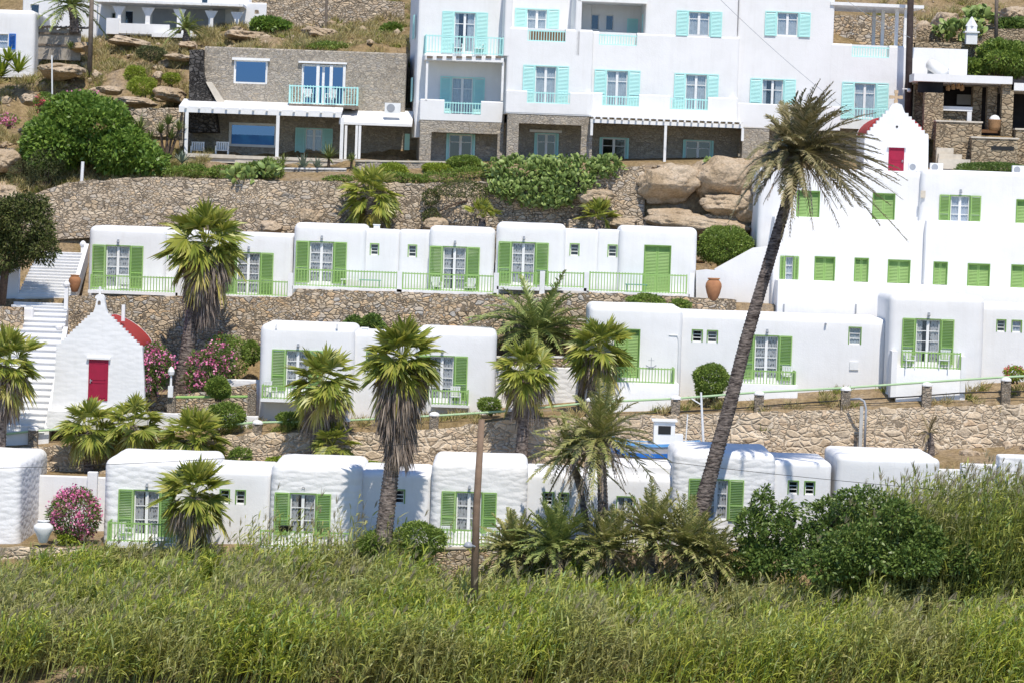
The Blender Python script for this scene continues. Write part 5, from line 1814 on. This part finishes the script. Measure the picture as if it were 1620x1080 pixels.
MB().box(-.32, .32, -.3, .3, -.1, .55).box(-.42, .42, -.38, .38, .551, .65).box(-.28, .28, -.26, .26, .651, .95).build("body", PAINTW, sh)
MB().tube([(0, 0, .951), (0, 0, 1.5)], [.36, .03], 4).build("roof", WHITE, sh)
o = solo("garden_lantern", "small white lantern post beside the oleanders and the shaggy palm", "lantern", MB().box(-.12, .12, -.12, .12, -.3, .25).lathe((0, 0, .25), [(.06, 0), (.05, .5), (.14, .55), (.17, .7), (.12, .85), (.02, .95)], 10), PAINTW, None, P(270, 618, 151.0))
solo("weather_vane", "small dark metal boat ornament on the railing by the closed green doors", "ornament", MB().tube([(-.25, 0, .1), (-.12, 0, .02), (.12, 0, .02), (.25, 0, .12)], .03, 5).tube([(0, 0, 0), (0, 0, .5)], .012, 4).tube([(-.15, 0, .35), (.15, 0, .35)], .01, 4), METALG, None, P(1030, 581, 150.45))

# ================================================================ rocks
rk = [("broad blocky granite ledge under the villa's right portico", 1056, 288, 167.9, 44, 29, 1.3, 1, .36), ("great split granite block below the villa's pergola post", 1150, 282, 168.0, 56, 36, 1.5, 2, .38),
      ("flat brown slab lying under the great granite block", 1158, 318, 167.0, 46, 13, 1.2, 3, .6), ("small orange slab below the broad granite ledge", 1062, 338, 166.9, 30, 9, .8, 4, .7),
      ("long low boulder along the path above the round green shrub", 1120, 352, 166.2, 70, 11, 1.0, 5, .6), ("tall rounded boulder between the ledge and the leaning palm crown", 1212, 258, 169.0, 22, 24, 1.2, 6, .7),
      ("flat boulder on top of the broad granite ledge", 1068, 266, 168.8, 34, 6, 1.0, 7, .6), ("granite lump beside the tall house corner", 1190, 322, 166.5, 22, 22, 1.0, 8, .7),
      ("huge pinkish slab against the dark buttress of the stone house", 273, 148, 177.5, 34, 16, 1.5, 9, .45), ("long flat rock in front of the dark buttress", 215, 156, 176.5, 40, 8, 1.2, 10, .6),
      ("wide rock shelf left of the grey brown pole", 95, 104, 181.0, 44, 13, 1.8, 11, .6), ("domed rock on the ridge above the stone house", 390, 52, 186.5, 38, 10, 1.8, 12, .7),
      ("big domed boulder by the hilltop stone wall", 510, 48, 187.0, 44, 12, 2.0, 13, .7), ("round boulder beneath the hilltop veranda", 300, 68, 185.0, 20, 8, 1.2, 14, .75),
      ("rock ledge under the veranda columns", 205, 62, 187.0, 45, 8, 1.5, 15, .6), ("bare boulder at the left edge below the path", 14, 254, 171.0, 24, 18, 1.4, 16, .7),
      ("dark cracked rock beside the red blooms", 46, 152, 176.0, 16, 9, .9, 17, .6), ("pale upright rock above the bright bushes", 249, 116, 179.5, 10, 9, .6, 18, .6), ("large grey boulder above the upper stone wall", 1496, 34, 188.0, 30, 26, 2.0, 19, .7),
      ("grey boulder behind the shrine's right side", 1562, 44, 187.0, 30, 16, 1.8, 20, .7), ("rounded boulder on the far right skyline", 1600, 22, 190.0, 30, 20, 2.0, 21, .7), ("dark boulder beside the villa's roof canopy", 1462, 42, 187.0, 18, 14, 1.4, 22, .7),
      ("pale leaning stone at the foot of the curving wall", 488, 338, 167.2, 12, 9, .4, 23, .6), ("grey fallen stone behind the second row-three roof", 428, 356, 166.8, 16, 8, .6, 24, .6), ("fallen stone beside the small palm behind the roofs", 688, 352, 166.8, 16, 10, .6, 25, .6),
      ("long brown rock below the hilltop path", 285, 88, 182.5, 34, 6, 1.2, 26, .6), ("flat tan rock among the dry tufts", 175, 138, 178.0, 26, 7, 1.0, 27, .6), ("sloping rock beside the plank screen", 128, 70, 184.0, 22, 8, 1.0, 28, .6),
      ("brown rock under the hanging cactus hedge", 940, 306, 167.3, 26, 10, .7, 29, .6), ("rock at the left end of the curving stone wall", 8, 300, 169.4, 26, 12, 1.0, 30, .6), ("low brown rock under the blocky ledge", 985, 350, 166.4, 24, 7, .7, 31, .6)]
for lab, u, v, Y, ru, rv, dep, sd, bl in rk:
    k = .66 if Y > 174 else 1.0
    boulder(lab, u, v + rv * (.6 if rv < 15 else .15), Y, ru * k, rv * k * (1.4 if rv < 15 else 1.1), dep, sd, blocky=bl * (.9 if Y < 170 else 1), amp=.26, under=.3 if sd in (1, 2) else 0, tilt=random.uniform(-.04, .16))

# ================================================================ palms
fan_palm("tall fan palm with a long grey skirt before the row's end bungalow", 324, 388, 155.0, 74, (288, 612), .34, 108, 44, yellow=8, low=-.5, stretch=1.15)
fan_palm("bushy green fan palm against the curving stone wall", 587, 312, 166.3, 56, (588, 366), .3, 0, 36, yellow=5, low=-.8)
fan_palm("tip of a small fan palm peeping over two roofs", 763, 345, 166.2, 36, (763, 370), .2, 0, 14, yellow=0, low=.3)
fan_palm("small fan palm behind the gapped railing bungalow's roof", 947, 348, 166.2, 38, (947, 372), .2, 0, 20, yellow=0, low=.05)
fan_palm("fan palm with a curved trunk cut by the left edge", 10, 578, 148.2, 66, (-2, 735), .26, 22, 36)
fan_palm("mid sized yellow green fan palm at the long bungalow's left door", 511, 608, 148.2, 62, (499, 738), .3, 16, 34, yellow=9)
fan_palm("tallest fan palm with a huge shaggy grey skirt and blotched trunk", 634, 572, 136.9, 72, (604, 862), .33, 150, 46, yellow=8, low=-.55, stretch=1.1)
fan_palm("fan palm in front of the gap, its shadow on the lane wall", 832, 590, 148.1, 58, (823, 742), .27, 22, 38, yellow=6)
fan_palm("fan palm half hiding the closed green doors", 948, 556, 150.9, 58, (936, 646), .28, 10, 34, yellow=6)
fan_palm("low yellow green fan palm leftmost of three under the chapel", 140, 678, 148.2, 56, (143, 752), .24, 0, 28, yellow=8, low=-.6)
fan_palm("low fan palm in front of the chapel's right corner", 211, 672, 148.1, 54, (206, 745), .24, 0, 28, yellow=6, low=-.6)
fan_palm("low spreading fan palm above the rubble bungalow's roof", 306, 694, 147.9, 58, (300, 750), .26, 0, 30, yellow=8, low=-.4)
fan_palm("stubby wide fan palm on the bottom terrace before the door", 307, 786, 137.6, 68, (300, 868), .42, 30, 38, yellow=6, low=-.55)
fan_palm("young fan palm at the foot of the mid sized one", 527, 704, 147.9, 44, (528, 745), .16, 0, 22, yellow=3, low=-.3)
date_palm("very tall leaning date palm with a windblown crown", 1266, 246, 137.0, 124, None, n=116, e0=1.52, e1=-.22, droop=.38, mat=DATEO, dry=8, dead=12,
          path=[(1100, 850), (1108, 812), (1128, 735), (1152, 650), (1180, 540), (1206, 450), (1231, 366), (1254, 288), (1268, 240)], rs=[.45, .42, .33, .31, .285, .265, .25, .24, .2], tmat=TRUNKD, wind=.22, nl=52, wl=.05, ll=.15)
date_palm("green feather palm rising behind the long bungalow", 850, 526, 156.5, 118, (842, 580), .35, 60, 1.2, -.12, .34, DATEG, nl=44, wl=.055, ll=.16)
date_palm("shaggy date palm with drooping dead fronds before the boat", 948, 694, 136.6, 106, (954, 848), .22, 52, 1.5, -.2, .34, DATE, dry=8, dead=30, nl=36, wl=.046, ll=.18)
date_palm("second thin date palm leaning left beside the shaggy one", 902, 722, 137.6, 84, (930, 830), .14, 30, 1.4, -.2, .3, DATE, dry=6, nl=42, wl=.04)
BP = "bushy young date palms above the reeds"
date_palm("dry brownish date palm clump right of the lamp pole", 812, 872, 136.2, 78, (815, 905), .18, 64, 1.4, .02, .27, DATE, dry=16, group=BP, nl=30, wl=.046, ll=.18)
date_palm("bushy date palm clump in front of the small window wing", 880, 866, 135.6, 92, (888, 915), .2, 76, 1.4, .02, .27, DATEG, dry=12, group=BP, nl=30, wl=.046, ll=.18)
date_palm("green date palm clump under the boat", 962, 866, 135.4, 84, (965, 915), .18, 64, 1.4, .02, .27, DATE, dry=10, group=BP, nl=30, wl=.046, ll=.18)
date_palm("feathery date palm clump left of the leaning trunk", 1030, 846, 136.0, 92, (1030, 905), .18, 60, 1.45, .02, .27, DATE, dry=8, group=BP, nl=30, wl=.046, ll=.18)
date_palm("date palm clump around the leaning trunk's foot", 1088, 868, 135.4, 92, (1090, 915), .2, 74, 1.3, .02, .27, DATE, dry=14, group=BP, nl=30, wl=.046, ll=.18)
date_palm("arching date palm clump beside the dark green bush", 1128, 886, 135.0, 74, (1130, 920), .16, 56, 1.2, .02, .27, DATE, dry=8, group=BP, nl=30, wl=.046, ll=.18)
date_palm("dark palm cut by the photo's top in front of the hilltop house", 112, 8, 184.5, 58, (118, 45), .25, 34, 1.4, -.4, .3, DATEG, nl=30, wl=.05)
date_palm("small palm in front of the hilltop veranda", 294, 46, 186.0, 38, (294, 58), .2, 26, 1.3, -.1, .35, DATEG, nl=26, wl=.04)
t = date_palm("half dead young palm at the foot of the lane wall", 1470, 684, 147.8, 40, (1473, 730), .16, 4, 1.5, .9, .3, DATEB, dry=8, dead=6, nl=22)

# ================================================================ trees, shrubs and flowers
bush("juniper_tree", "dark wind-shaped juniper tree at the left edge by the stairs", "tree", [(40, 360, 158.6, 46, 42, 1.6), (10, 400, 158.8, 34, 36, 1.5), (62, 392, 158.4, 30, 26, 1.2), (40, 326, 158.8, 36, 20, 1.2), (4, 350, 159, 30, 40, 1.4)], LEAFJ, 15000, .2, .085, shell=.22, lobe=.62, lobes=40, stems=0, base=(2, 470))
jt = [o for o in C.objects if o.name.startswith("juniper_tree")][0]
MB().tube([Vector((0, 0, -.4)), P(8, 430, 158.6) - jt.location, P(16, 395, 158.6) - jt.location, P(35, 360, 158.6) - jt.location], [.24, .2, .16, .06], 8).build("trunk", BARK, jt, True)
bush("fig_bush", "huge dark green fig bush above the curving stone wall", "bush", [(140, 205, 171.5, 74, 54, 2.6), (86, 228, 170.8, 52, 44, 2.2), (196, 240, 170.6, 52, 36, 2.0), (120, 172, 172.2, 48, 26, 1.8), (232, 258, 170.2, 34, 20, 1.4)], LEAFD, 19000, .26, .17, shell=.12, lobe=.34, lobes=60, base=(140, 268))
bush("thorn_bush", "round grey green bush in front of the fig bush's left side", "shrub", [(72, 262, 169.4, 32, 30, 1.2), (38, 276, 169.8, 26, 20, 1.0), (88, 246, 169.6, 20, 24, 1.0)], LEAFG, 6000, .12, .035, shell=.1)
bush("oleander", "round pink oleander between the corner bungalow and the next", "flowering shrub", [(118, 812, 140.2, 42, 42, 1.2)], LEAFH, 3800, .2, .055, "pink oleanders", shell=.16, flowers=PINKF, nf=1700, fs=.095, base=(122, 858))
bush("oleander", "tall pink oleander at the chapel's right wall", "flowering shrub", [(248, 574, 151.6, 28, 32, .9), (240, 600, 151.6, 20, 24, .8)], LEAFH, 2800, .2, .055, "pink oleanders", flowers=PINKF, nf=800, fs=.1, base=(243, 622))
bush("oleander", "loose pink oleander right of the shaggy palm's trunk", "flowering shrub", [(325, 582, 153.2, 32, 30, 1.0), (345, 566, 153.4, 26, 26, .9), (316, 604, 153.0, 26, 18, .8)], LEAFH, 3200, .2, .055, "pink oleanders", flowers=PINKF, nf=800, fs=.1, base=(325, 625))
bush("rose_bush", "dark bush with a few coral blooms behind the oleander", "flowering shrub", [(372, 566, 155.2, 26, 34, .9), (350, 548, 155.4, 22, 20, .8)], LEAFM, 2200, .14, .07, flowers=REDF, nf=60, fs=.07, base=(372, 605))
def ball(label, u, v, Y, ru, rv, mat=LEAFM, n=3000, L=.12, W=.055, name="round_shrub", dep=None, gp="clipped shrubs", lobe=.26, extra=()):
    return bush(name, label, "shrub", [(u, v, Y, ru, rv, dep or S(ru, Y))] + list(extra), mat, int(n * 2.0), L * 1.15, W * 1.15, gp, shell=.13, lobe=lobe, stems=3)
ball("clipped round shrub under the green rail near the chapel", 346, 613, 150.8, 20, 17, n=2200)
ball("sparse rounded shrub before the white wall by the chapel", 358, 656, 150.2, 32, 19, n=1900)
ball("large round green shrub before the lane bungalow", 1125, 603, 150.9, 29, 28, n=3400)
ball("big clipped dome shrub between third row and tall house", 1147, 391, 163.0, 46, 32, n=5200)
ball("rounded shrub in the reeds left of the lamp pole", 664, 852, 137.4, 40, 28, LEAFM, 3600, .16, .05, extra=[(600, 860, 137.2, 34, 22, .9)])
ball("small potted shrub under the mid sized fan palm", 460, 662, 150.2, 22, 12, n=900)
ball("small grey shrub at the long bungalow's right corner", 775, 640, 150.8, 20, 13, LEAFM, 900, .12, .05)
ball("little tree-like shrub at the foot of the lane wall", 378, 724, 147.9, 22, 16, n=900, lobe=.4)
ball("scrubby green shrub left of the mid bungalow roof", 438, 732, 147.6, 18, 10, LEAFY, 700)
ball("bright low shrub behind the shaggy palm's trunk", 588, 736, 147.4, 32, 6, LEAFY, 900)
ball("dark green bush behind the oleanders by the wall", 398, 556, 156.2, 16, 18, LEAFM, 900)
ball("two leafy bushes over the long bungalow's roof", 558, 516, 157.6, 14, 15, LEAFH, 1600, .16, .09, extra=[(588, 514, 157.6, 20, 18, .6)], lobe=.4)
ball("green bush hanging over the terrace wall by the jar", 1024, 476, 158.3, 30, 10, LEAFM, 1500, .13, .06, extra=[(1076, 484, 158.3, 16, 10, .4)], lobe=.35)
ball("clipped boxy hedge in front of the villa's left portico", 735, 259, 170.4, 28, 13, LEAFM, 3000, .1, .05)
ball("yellow green mound left of the clipped boxy hedge", 690, 268, 170.0, 26, 9, LEAFY, 1600, .1, .05)
ball("bright yellow green mound behind the bushy fan palm", 622, 270, 169.9, 26, 12, LEAFY, 1800, .1, .05)
ball("reddish hedge hanging on the wall left of the cactus hedge", 735, 300, 167.6, 48, 14, LEAFJ, 2400, .1, .04, extra=[(682, 312, 167.4, 14, 14, .5), (682, 342, 167.3, 14, 12, .5)])
ball("dark hedge strip right of the small chapel", 1570, 268, 168.2, 60, 11, LEAFH, 4200, .11, .04, dep=.8)
ball("leafy bush climbing right of the stone bar roof", 1590, 92, 178.6, 50, 26, LEAFM, 4200, .2, .1, extra=[(1530, 108, 178.6, 36, 14, 1.0)], lobe=.35)
ball("dark bush right of the shrine", 1600, 44, 186.0, 30, 18, LEAFH, 1800, .2, .1, lobe=.35)
ball("yellow green bush among the rocks, lower of two", 226, 137, 177.5, 24, 14, LEAFY, 1500, .12, .04)
ball("yellow green bush among the rocks, upper of two", 213, 117, 178.6, 17, 12, LEAFY, 1000, .12, .04)
ball("grey thorny cushion under the hilltop palm", 240, 84, 182.5, 26, 10, LEAFG, 1100, .12, .04)
ball("small olive bush by the dark buttress", 272, 124, 179.5, 14, 9, LEAFY, 600, .12, .04)
ball("wide dark shrub spreading above the stone house roof", 510, 76, 183.0, 56, 9, LEAFM, 2200, .14, .05)
ball("dark bush beside the hilltop wall's left end", 425, 40, 189.0, 34, 14, LEAFD, 1600, .2, .1)
ball("dark green bush over the wall at the top", 620, 50, 187.0, 18, 12, LEAFM, 700, .2, .1)
ball("reddish bush above the curving path", 70, 160, 174.8, 16, 14, LEAFM, 700, .12, .05)
bush("bougainvillea", "pale pink bougainvillea crowning the fig bush", "flowering shrub", [(132, 152, 173.4, 26, 10, .8)], LEAFM, 600, .12, .06, flowers=PINKF, nf=170, fs=.09)
bush("bougainvillea", "red bougainvillea at the dark cracked rock", "flowering shrub", [(66, 166, 174.0, 12, 16, .5)], LEAFM, 400, .12, .06, flowers=REDF, nf=160, fs=.09)
bush("bougainvillea", "magenta flowers by the path at the left edge", "flowering shrub", [(16, 190, 173.2, 16, 10, .6)], LEAFM, 400, .12, .06, flowers=PINKF, nf=170, fs=.09)
bush("geranium", "red geranium at the tall end bungalow's foot", "flowering shrub", [(1605, 590, 150.3, 17, 12, .5)], LEAFY, 900, .12, .08, flowers=REDF, nf=150, fs=.08)
bush("flower_bed", "yellow green plant below the round pink oleander", "plant", [(105, 852, 139.4, 16, 8, .4)], LEAFY, 500, .12, .08)
for lab, bl in (("low garden hedge in front of the porch, left half", [(300, 272, 169.6, 44, 11, .8), (350, 272, 169.6, 20, 10, .7)]), ("low garden hedge in front of the porch, right half", [(405, 270, 169.4, 44, 14, .8), (425, 268, 169.3, 26, 18, .8)]),
                ("leafy hedge joining the prickly pears above the wall", [(745, 276, 168.8, 44, 12, .6), (690, 282, 168.6, 40, 8, .5), (790, 280, 168.4, 30, 14, .6)]), ("leafy strip along the wall top below the villa", [(640, 282, 168.6, 60, 7, .6), (540, 284, 168.6, 30, 5, .5)])):
    bush("garden_hedge", lab, "hedge", bl, LEAFM, 3000, .16, .06, "garden hedges", lobe=.4)

def pads(name, label, blobs, n, size, group=None):
    u, v, Y = blobs[0][:3]
    b3 = P(u, v, Y)
    ang = np.linspace(0, 2 * np.pi, 9)[:-1]
    ch = []
    tot = sum(b[3] * b[4] for b in blobs)
    for (u, v, Y, ru, rv, dep) in blobs:
        c = np.array(P(u, v, Y) - b3)
        k = int(n * ru * rv / tot)
        d = nrm(RNG.normal(size=(k, 3)) + np.array([0, -.35, .2]))
        pc = c + d * RNG.uniform(.65, 1.1, k)[:, None] * np.array([S(ru, Y), dep, S(rv, Y)])
        up = nrm(d * .7 + RNG.normal(0, .5, (k, 3)) + np.array([0, 0, .35]))
        side = perp(up)
        nn = np.cross(up, side)
        sz = size * RNG.uniform(.7, 1.25, k)
        for s_ in (1, -1):
            rim = pc[:, None] + (up[:, None] * np.sin(ang)[None, :, None] * 1.25 + side[:, None] * np.cos(ang)[None, :, None] * .8) * sz[:, None, None]
            cap = pc[:, None] + (up[:, None] * np.sin(ang)[None, :, None] * .75 + side[:, None] * np.cos(ang)[None, :, None] * .48) * sz[:, None, None] + s_ * nn[:, None] * (sz * .17)[:, None, None]
            V = np.concatenate([rim, cap], 1).reshape(-1, 3)
            i0 = (np.arange(k) * 16)[:, None]
            j = np.arange(8)
            F1 = np.stack([i0 + j, i0 + (j + 1) % 8, i0 + 8 + (j + 1) % 8, i0 + 8 + j], -1).reshape(-1, 4)
            F2 = np.concatenate([np.stack([i0[:, 0] + 8 + a for a in q], -1) for q in ((0, 1, 2, 3), (0, 3, 4, 7), (4, 5, 6, 7))])
            ch.append((V, np.concatenate([F1, F2])))
    root = empty(name, b3, label, "cactus", group)
    np_mesh("pads", ch, CACT, root)
PG = "prickly pears"
pads("prickly_pear", "long prickly pear hedge hanging over the wall before the villa", [(830, 270, 167.9, 66, 24, 1.0), (900, 268, 167.9, 70, 22, 1.0), (960, 264, 168.0, 30, 18, .8), (850, 304, 167.3, 62, 24, .7), (905, 290, 167.3, 40, 22, .7), (800, 296, 167.3, 30, 16, .5), (870, 318, 167.2, 40, 12, .4)], 3000, .115, PG)
pads("prickly_pear", "prickly pear drooping over the wall below the porch", [(382, 278, 168.0, 28, 14, .6), (420, 268, 168.4, 22, 12, .5)], 130, .17, PG)
pads("prickly_pear", "yellowish prickly pears beside the shrine", [(1516, 48, 184.0, 40, 16, 1.2), (1548, 28, 185.5, 24, 18, 1.0)], 260, .2, PG)
pads("prickly_pear", "small prickly pear on top of the blocky ledge", [(1125, 256, 168.3, 14, 6, .4)], 26, .1, PG)
spiky("yucca", "spiky dark yucca right of the fig bush", "yucca", 221, 222, 171.8, 32, LEAFU, 70, .07, .15, -.3, "yuccas", .5)
spiky("yucca", "pair of tall cactus-like yuccas at the porch's left corner", "yucca", 262, 240, 172.4, 22, LEAFU, 40, .08, .05, .3, "yuccas", .5, [(-.9, 0, 1), (-.3, .5, 1), (.3, .2, 1), (.7, .7, .9), (.1, 1.0, .9)])
spiky("yucca", "green yucca before the porch's right post", "yucca", 520, 262, 170.8, 30, LEAFU, 80, .06, .12, -.2, "yuccas", .4)
spiky("yucca", "small green yucca left of the agaves", "yucca", 448, 262, 170.7, 20, LEAFU, 50, .06, .12, -.1, "yuccas", .1)
spiky("yucca", "small dark yucca under the white porch posts", "yucca", 556, 262, 170.6, 18, LEAFU, 50, .06, .1, -.1, "yuccas", .2)
spiky("agave", "big grey blue agave before the aqua shutter door", "agave", 480, 266, 170.5, 27, LEAFA, 30, .14, .2, .25, "agaves")
spiky("agave", "grey agave right of the big blue one", "agave", 502, 266, 170.4, 22, LEAFA, 26, .12, .15, .3, "agaves")
spiky("agave", "pale agave at the porch's left foot", "agave", 288, 258, 170.6, 22, LEAFA, 26, .12, .1, .4, "agaves")
spiky("agave", "striped yellow agave clump at the left edge", "agave", 18, 122, 180.0, 40, LEAFY, 60, .14, .2, .2, "agaves", 0, [(-.6, 0, 1), (.4, .3, 1), (-.2, .9, .8)])
spiky("agave", "dark aloe on the rocks before the plank screen", "agave", 112, 78, 183.2, 18, LEAFU, 30, .1, .2, .2, "agaves")

# dark mastic shrubs at the right, above the reeds
for lab, bl, n in (("dark evergreen bush right of the leaning palm's foot", [(1186, 840, 135.6, 26, 40, 1.0), (1206, 800, 135.8, 17, 30, .8), (1232, 850, 135.4, 34, 36, 1.2), (1244, 812, 135.8, 16, 22, .7), (1180, 884, 135.2, 30, 24, 1.0), (1222, 884, 135.0, 44, 26, 1.2)], 7500),
                   ("broad dark evergreen thicket under the tall reeds", [(1300, 816, 134.6, 30, 34, 1.0), (1330, 858, 134.2, 60, 40, 1.5), (1272, 860, 134.6, 30, 36, 1.1), (1372, 812, 134.2, 34, 40, 1.1), (1404, 856, 133.6, 52, 40, 1.3), (1340, 796, 133.0, 24, 26, .7), (1310, 890, 131.6, 60, 24, 1.2), (1360, 866, 131.6, 56, 40, 1.2), (1420, 820, 131.8, 34, 36, 1.0)], 15000),
                   ("dark evergreen bush among the tall reeds at the right", [(1462, 858, 132.0, 36, 34, 1.1), (1440, 884, 131.4, 54, 28, 1.1), (1520, 880, 132.4, 36, 24, 1.0)], 6000)):
    bush("evergreen_bush", lab, "bush", bl, LEAFH, n, .2, .1, "dark evergreen bushes", lobe=.6, lobes=46, stems=14, shell=.2)

# ================================================================ reeds and dry grass (nobody could count them)
def reed_field(xs, ys, hs, lean, name, nleaf=7, plume=.05, low=.42, mat=None):
    N = len(xs)
    zs = np.array([ground_z(x, y) for x, y in zip(xs, ys)])
    B = np.stack([xs, ys, zs], -1)
    D = nrm(np.stack([RNG.normal(lean, .13, N), RNG.normal(0, .1, N), np.ones(N)], -1))
    ch = [strips(B, D, perp(D), hs, .03, -.02, 2, [1, .8, .3])]
    for j in range(nleaf):
        f = low + (1 - low) * (j + RNG.uniform(0, 1, N)) / nleaf
        base = B + D * (hs * f)[:, None]
        a = RNG.uniform(0, 2 * np.pi, N)
        Dl = nrm(np.stack([np.cos(a) * .75 + .5, np.sin(a) * .75, RNG.uniform(.5, 2.1, N)], -1))
        L = RNG.uniform(.35, .95, N) * (1.15 - .4 * f)
        ch.append(strips(base, Dl, nrm(np.cross(Dl, np.array([0, 0, 1.0])) + RNG.normal(0, .3, (N, 3))), L, RNG.uniform(.045, .085, N), RNG.uniform(.1, .8, N), 3, [.6, 1, .7, .04]))
    o = np_mesh(name, ch, mat or REED)
    thing(o, "dense yellow green reed bed leaning in the wind" if name == "reeds" else "tall loose reeds rising above the dark bushes at the right", "reeds", None, 'stuff')
    m = RNG.uniform(0, 1, N) < plume
    k = int(m.sum())
    if k:
        Bp = np.repeat(B[m] + D[m] * (hs[m] + .25)[:, None], 14, 0)
        Dp = nrm(np.repeat(D[m], 14, 0) + RNG.normal(0, .16, (k * 14, 3)) + np.array([.18, 0, 0]))
        p = np_mesh("reed_plumes", [strips(Bp, Dp, perp(Dp), RNG.uniform(.25, .55, k * 14), .02, .1, 2, [.5, 1, .1])], REEDP, o)
        p['kind'] = 'stuff'

def edge_noise(x, y, s, k):
    return noise.noise(Vector((x * s, y * s, k)))
n = 21000
ys = 125.6 + 12.6 * RNG.uniform(0, 1, n) ** .9
xs = RNG.uniform(-1, 1, n) * (ys * 810 / FPX + 2.5)
TOPU = [-100, 0, 100, 200, 400, 600, 660, 700, 790, 850, 1000, 1150, 1250, 1400, 1720]
TOPV = [893, 890, 880, 868, 864, 866, 882, 898, 900, 888, 892, 902, 908, 908, 900]
def reed_top(x, y):
    u = 810 + x * FPX / y
    zb = P(u, float(np.interp(u, TOPU, TOPV)), 138.0).z - .1
    t = max(0, min(1, (138.0 - y) / 12.4))
    w = zb + (P(u, 985, 125.6).z - zb) * t ** 1.2
    k = min(1, .5 + t * 4)
    return w + k * (1.0 * edge_noise(x, y, .3, 7) + .7 * edge_noise(x, y, .9, 11) - .05)
dens = np.array([edge_noise(x, y, .5, 2) + .6 * edge_noise(x, y, 1.3, 4) for x, y in zip(xs, ys)])
keep = dens > -.22
xs, ys = xs[keep], ys[keep]
hs = np.array([reed_top(x, y) - ground_z(x, y) for x, y in zip(xs, ys)]) + RNG.normal(0, .28, len(xs))
reed_field(xs, ys, np.clip(hs, .5, 6), .27, "reeds", 16, .06, .2)
# tall reeds at the right
n = 3300
us_ = RNG.uniform(1300, 1690, n)
ys = RNG.uniform(131.8, 138, n)
xs = np.array([P(u, 800, y).x for u, y in zip(us_, ys)])
tv = np.interp(us_, [1285, 1340, 1420, 1500, 1560, 1680], [880, 800, 758, 742, 742, 736]) + np.abs(RNG.normal(0, 55, n)) - 22 + (138 - ys) * 7
hs = np.array([P(u, v, y).z - ground_z(x, y) for u, v, y, x in zip(us_, tv, ys, xs)])
reed_field(xs, ys, np.clip(hs, 1, 7), .12, "tall_reeds", 13, .1, .3, REEDD)
# a few tall stalks before the bottom row
n = 240
us_ = np.concatenate([RNG.normal(405, 22, 50), RNG.normal(520, 40, 90), RNG.normal(600, 40, 60), RNG.normal(860, 60, 40)])
ys = RNG.uniform(136, 138.3, n)
xs = np.array([P(u, 850, y).x for u, y in zip(us_, ys)])
hs = np.array([P(u, v, y).z - ground_z(x, y) for u, v, y, x in zip(us_, RNG.normal(838, 22, n), ys, xs)])
reed_field(xs, ys, np.clip(hs, 1, 5), .1, "wall_reeds", 8, .2)

def tufts(label, name, spots, mat, L, W, per=26):
    Bs, k = [], 0
    B = np.repeat(np.array(spots), per, 0) + RNG.normal(0, .13, (len(spots) * per, 3)) * np.array([1, 1, .1])
    N = len(B)
    d = nrm(np.stack([RNG.normal(.1, .5, N), RNG.normal(-.1, .5, N), np.ones(N)], -1))
    o = np_mesh(name, [strips(B, d, perp(d), L * RNG.uniform(.6, 1.4, N), W, .25, 2, [.7, 1, .1])], mat)
    thing(o, label, "grass", None, 'stuff')
sp, sg = [], []
for i in range(5200):
    Y = random.uniform(169, 198)
    x = random.uniform(-34, -5 if Y > 178 else -17) if random.random() < .8 else random.uniform(21, 36)
    if Y < 176 and x > 0:
        continue
    if edge_noise(x, Y, .5, 3) > -.2:
        (sp if random.random() < .8 else sg).append((x, Y, ground_z(x, Y)))
for i in range(420):
    Y = random.uniform(149.4, 151.8)
    x = random.uniform(-20, 27)
    if edge_noise(x, Y, .6, 3) > .02:
        (sp if random.random() < .6 else sg).append((x, Y, ground_z(x, Y) - .02))
for i in range(160):
    x = random.uniform(-22, 12)
    Y = random.uniform(165, 167.2)
    (sp if random.random() < .8 else sg).append((x, Y, ground_z(x, Y)))
tufts("dry straw coloured grass tufts over the rocky slopes", "dry_grass", sp, DRYG, .6, .032, 30)
tufts("greener grass tufts among the dry ones", "green_grass", sg, TUFTG, .45, .035, 34)

m = MB()
ico = [Vector(p) for p in ((0, 0, -1), (.72, -.53, -.45), (-.28, -.85, -.45), (-.89, 0, -.45), (-.28, .85, -.45), (.72, .53, -.45), (.28, -.85, .45), (-.72, -.53, .45), (-.72, .53, .45), (.28, .85, .45), (.89, 0, .45), (0, 0, 1))]
icf = [(0, 1, 2), (1, 0, 5), (0, 2, 3), (0, 3, 4), (0, 4, 5), (1, 5, 10), (2, 1, 6), (3, 2, 7), (4, 3, 8), (5, 4, 9), (1, 10, 6), (2, 6, 7), (3, 7, 8), (4, 8, 9), (5, 9, 10), (6, 10, 11), (7, 6, 11), (8, 7, 11), (9, 8, 11), (10, 9, 11)]
for i in range(900):
    r = random.random()
    if r < .55:
        Y, x = random.uniform(170, 197), random.uniform(-36, -5)
        if Y < 178:
            x = random.uniform(-36, -18)
    elif r < .7:
        Y, x = random.uniform(180, 196), random.uniform(21, 36)
    elif r < .9:
        Y, x = random.uniform(166.2, 167.6), random.uniform(-22, 13)
    else:
        Y, x = random.uniform(147.5, 148.9), random.uniform(-20, 26)
    sz = random.choice((.1, .13, .18, .25, .4))
    c = Vector((x, Y, ground_z(x, Y) + sz * .1))
    sx, sy, szz = random.uniform(.8, 1.7), random.uniform(.7, 1.2), random.uniform(.45, .9)
    rot = Matrix.Rotation(random.uniform(0, 6), 3, 'Z')
    m.add([c + rot @ Vector((p.x * sx, p.y * sy, p.z * szz)) * sz * random.uniform(.8, 1.2) for p in ico], icf)
o = m.build("loose_stones", GRANITE)
thing(o, "loose grey and tan stones strewn over the slopes", "stones", None, 'stuff')
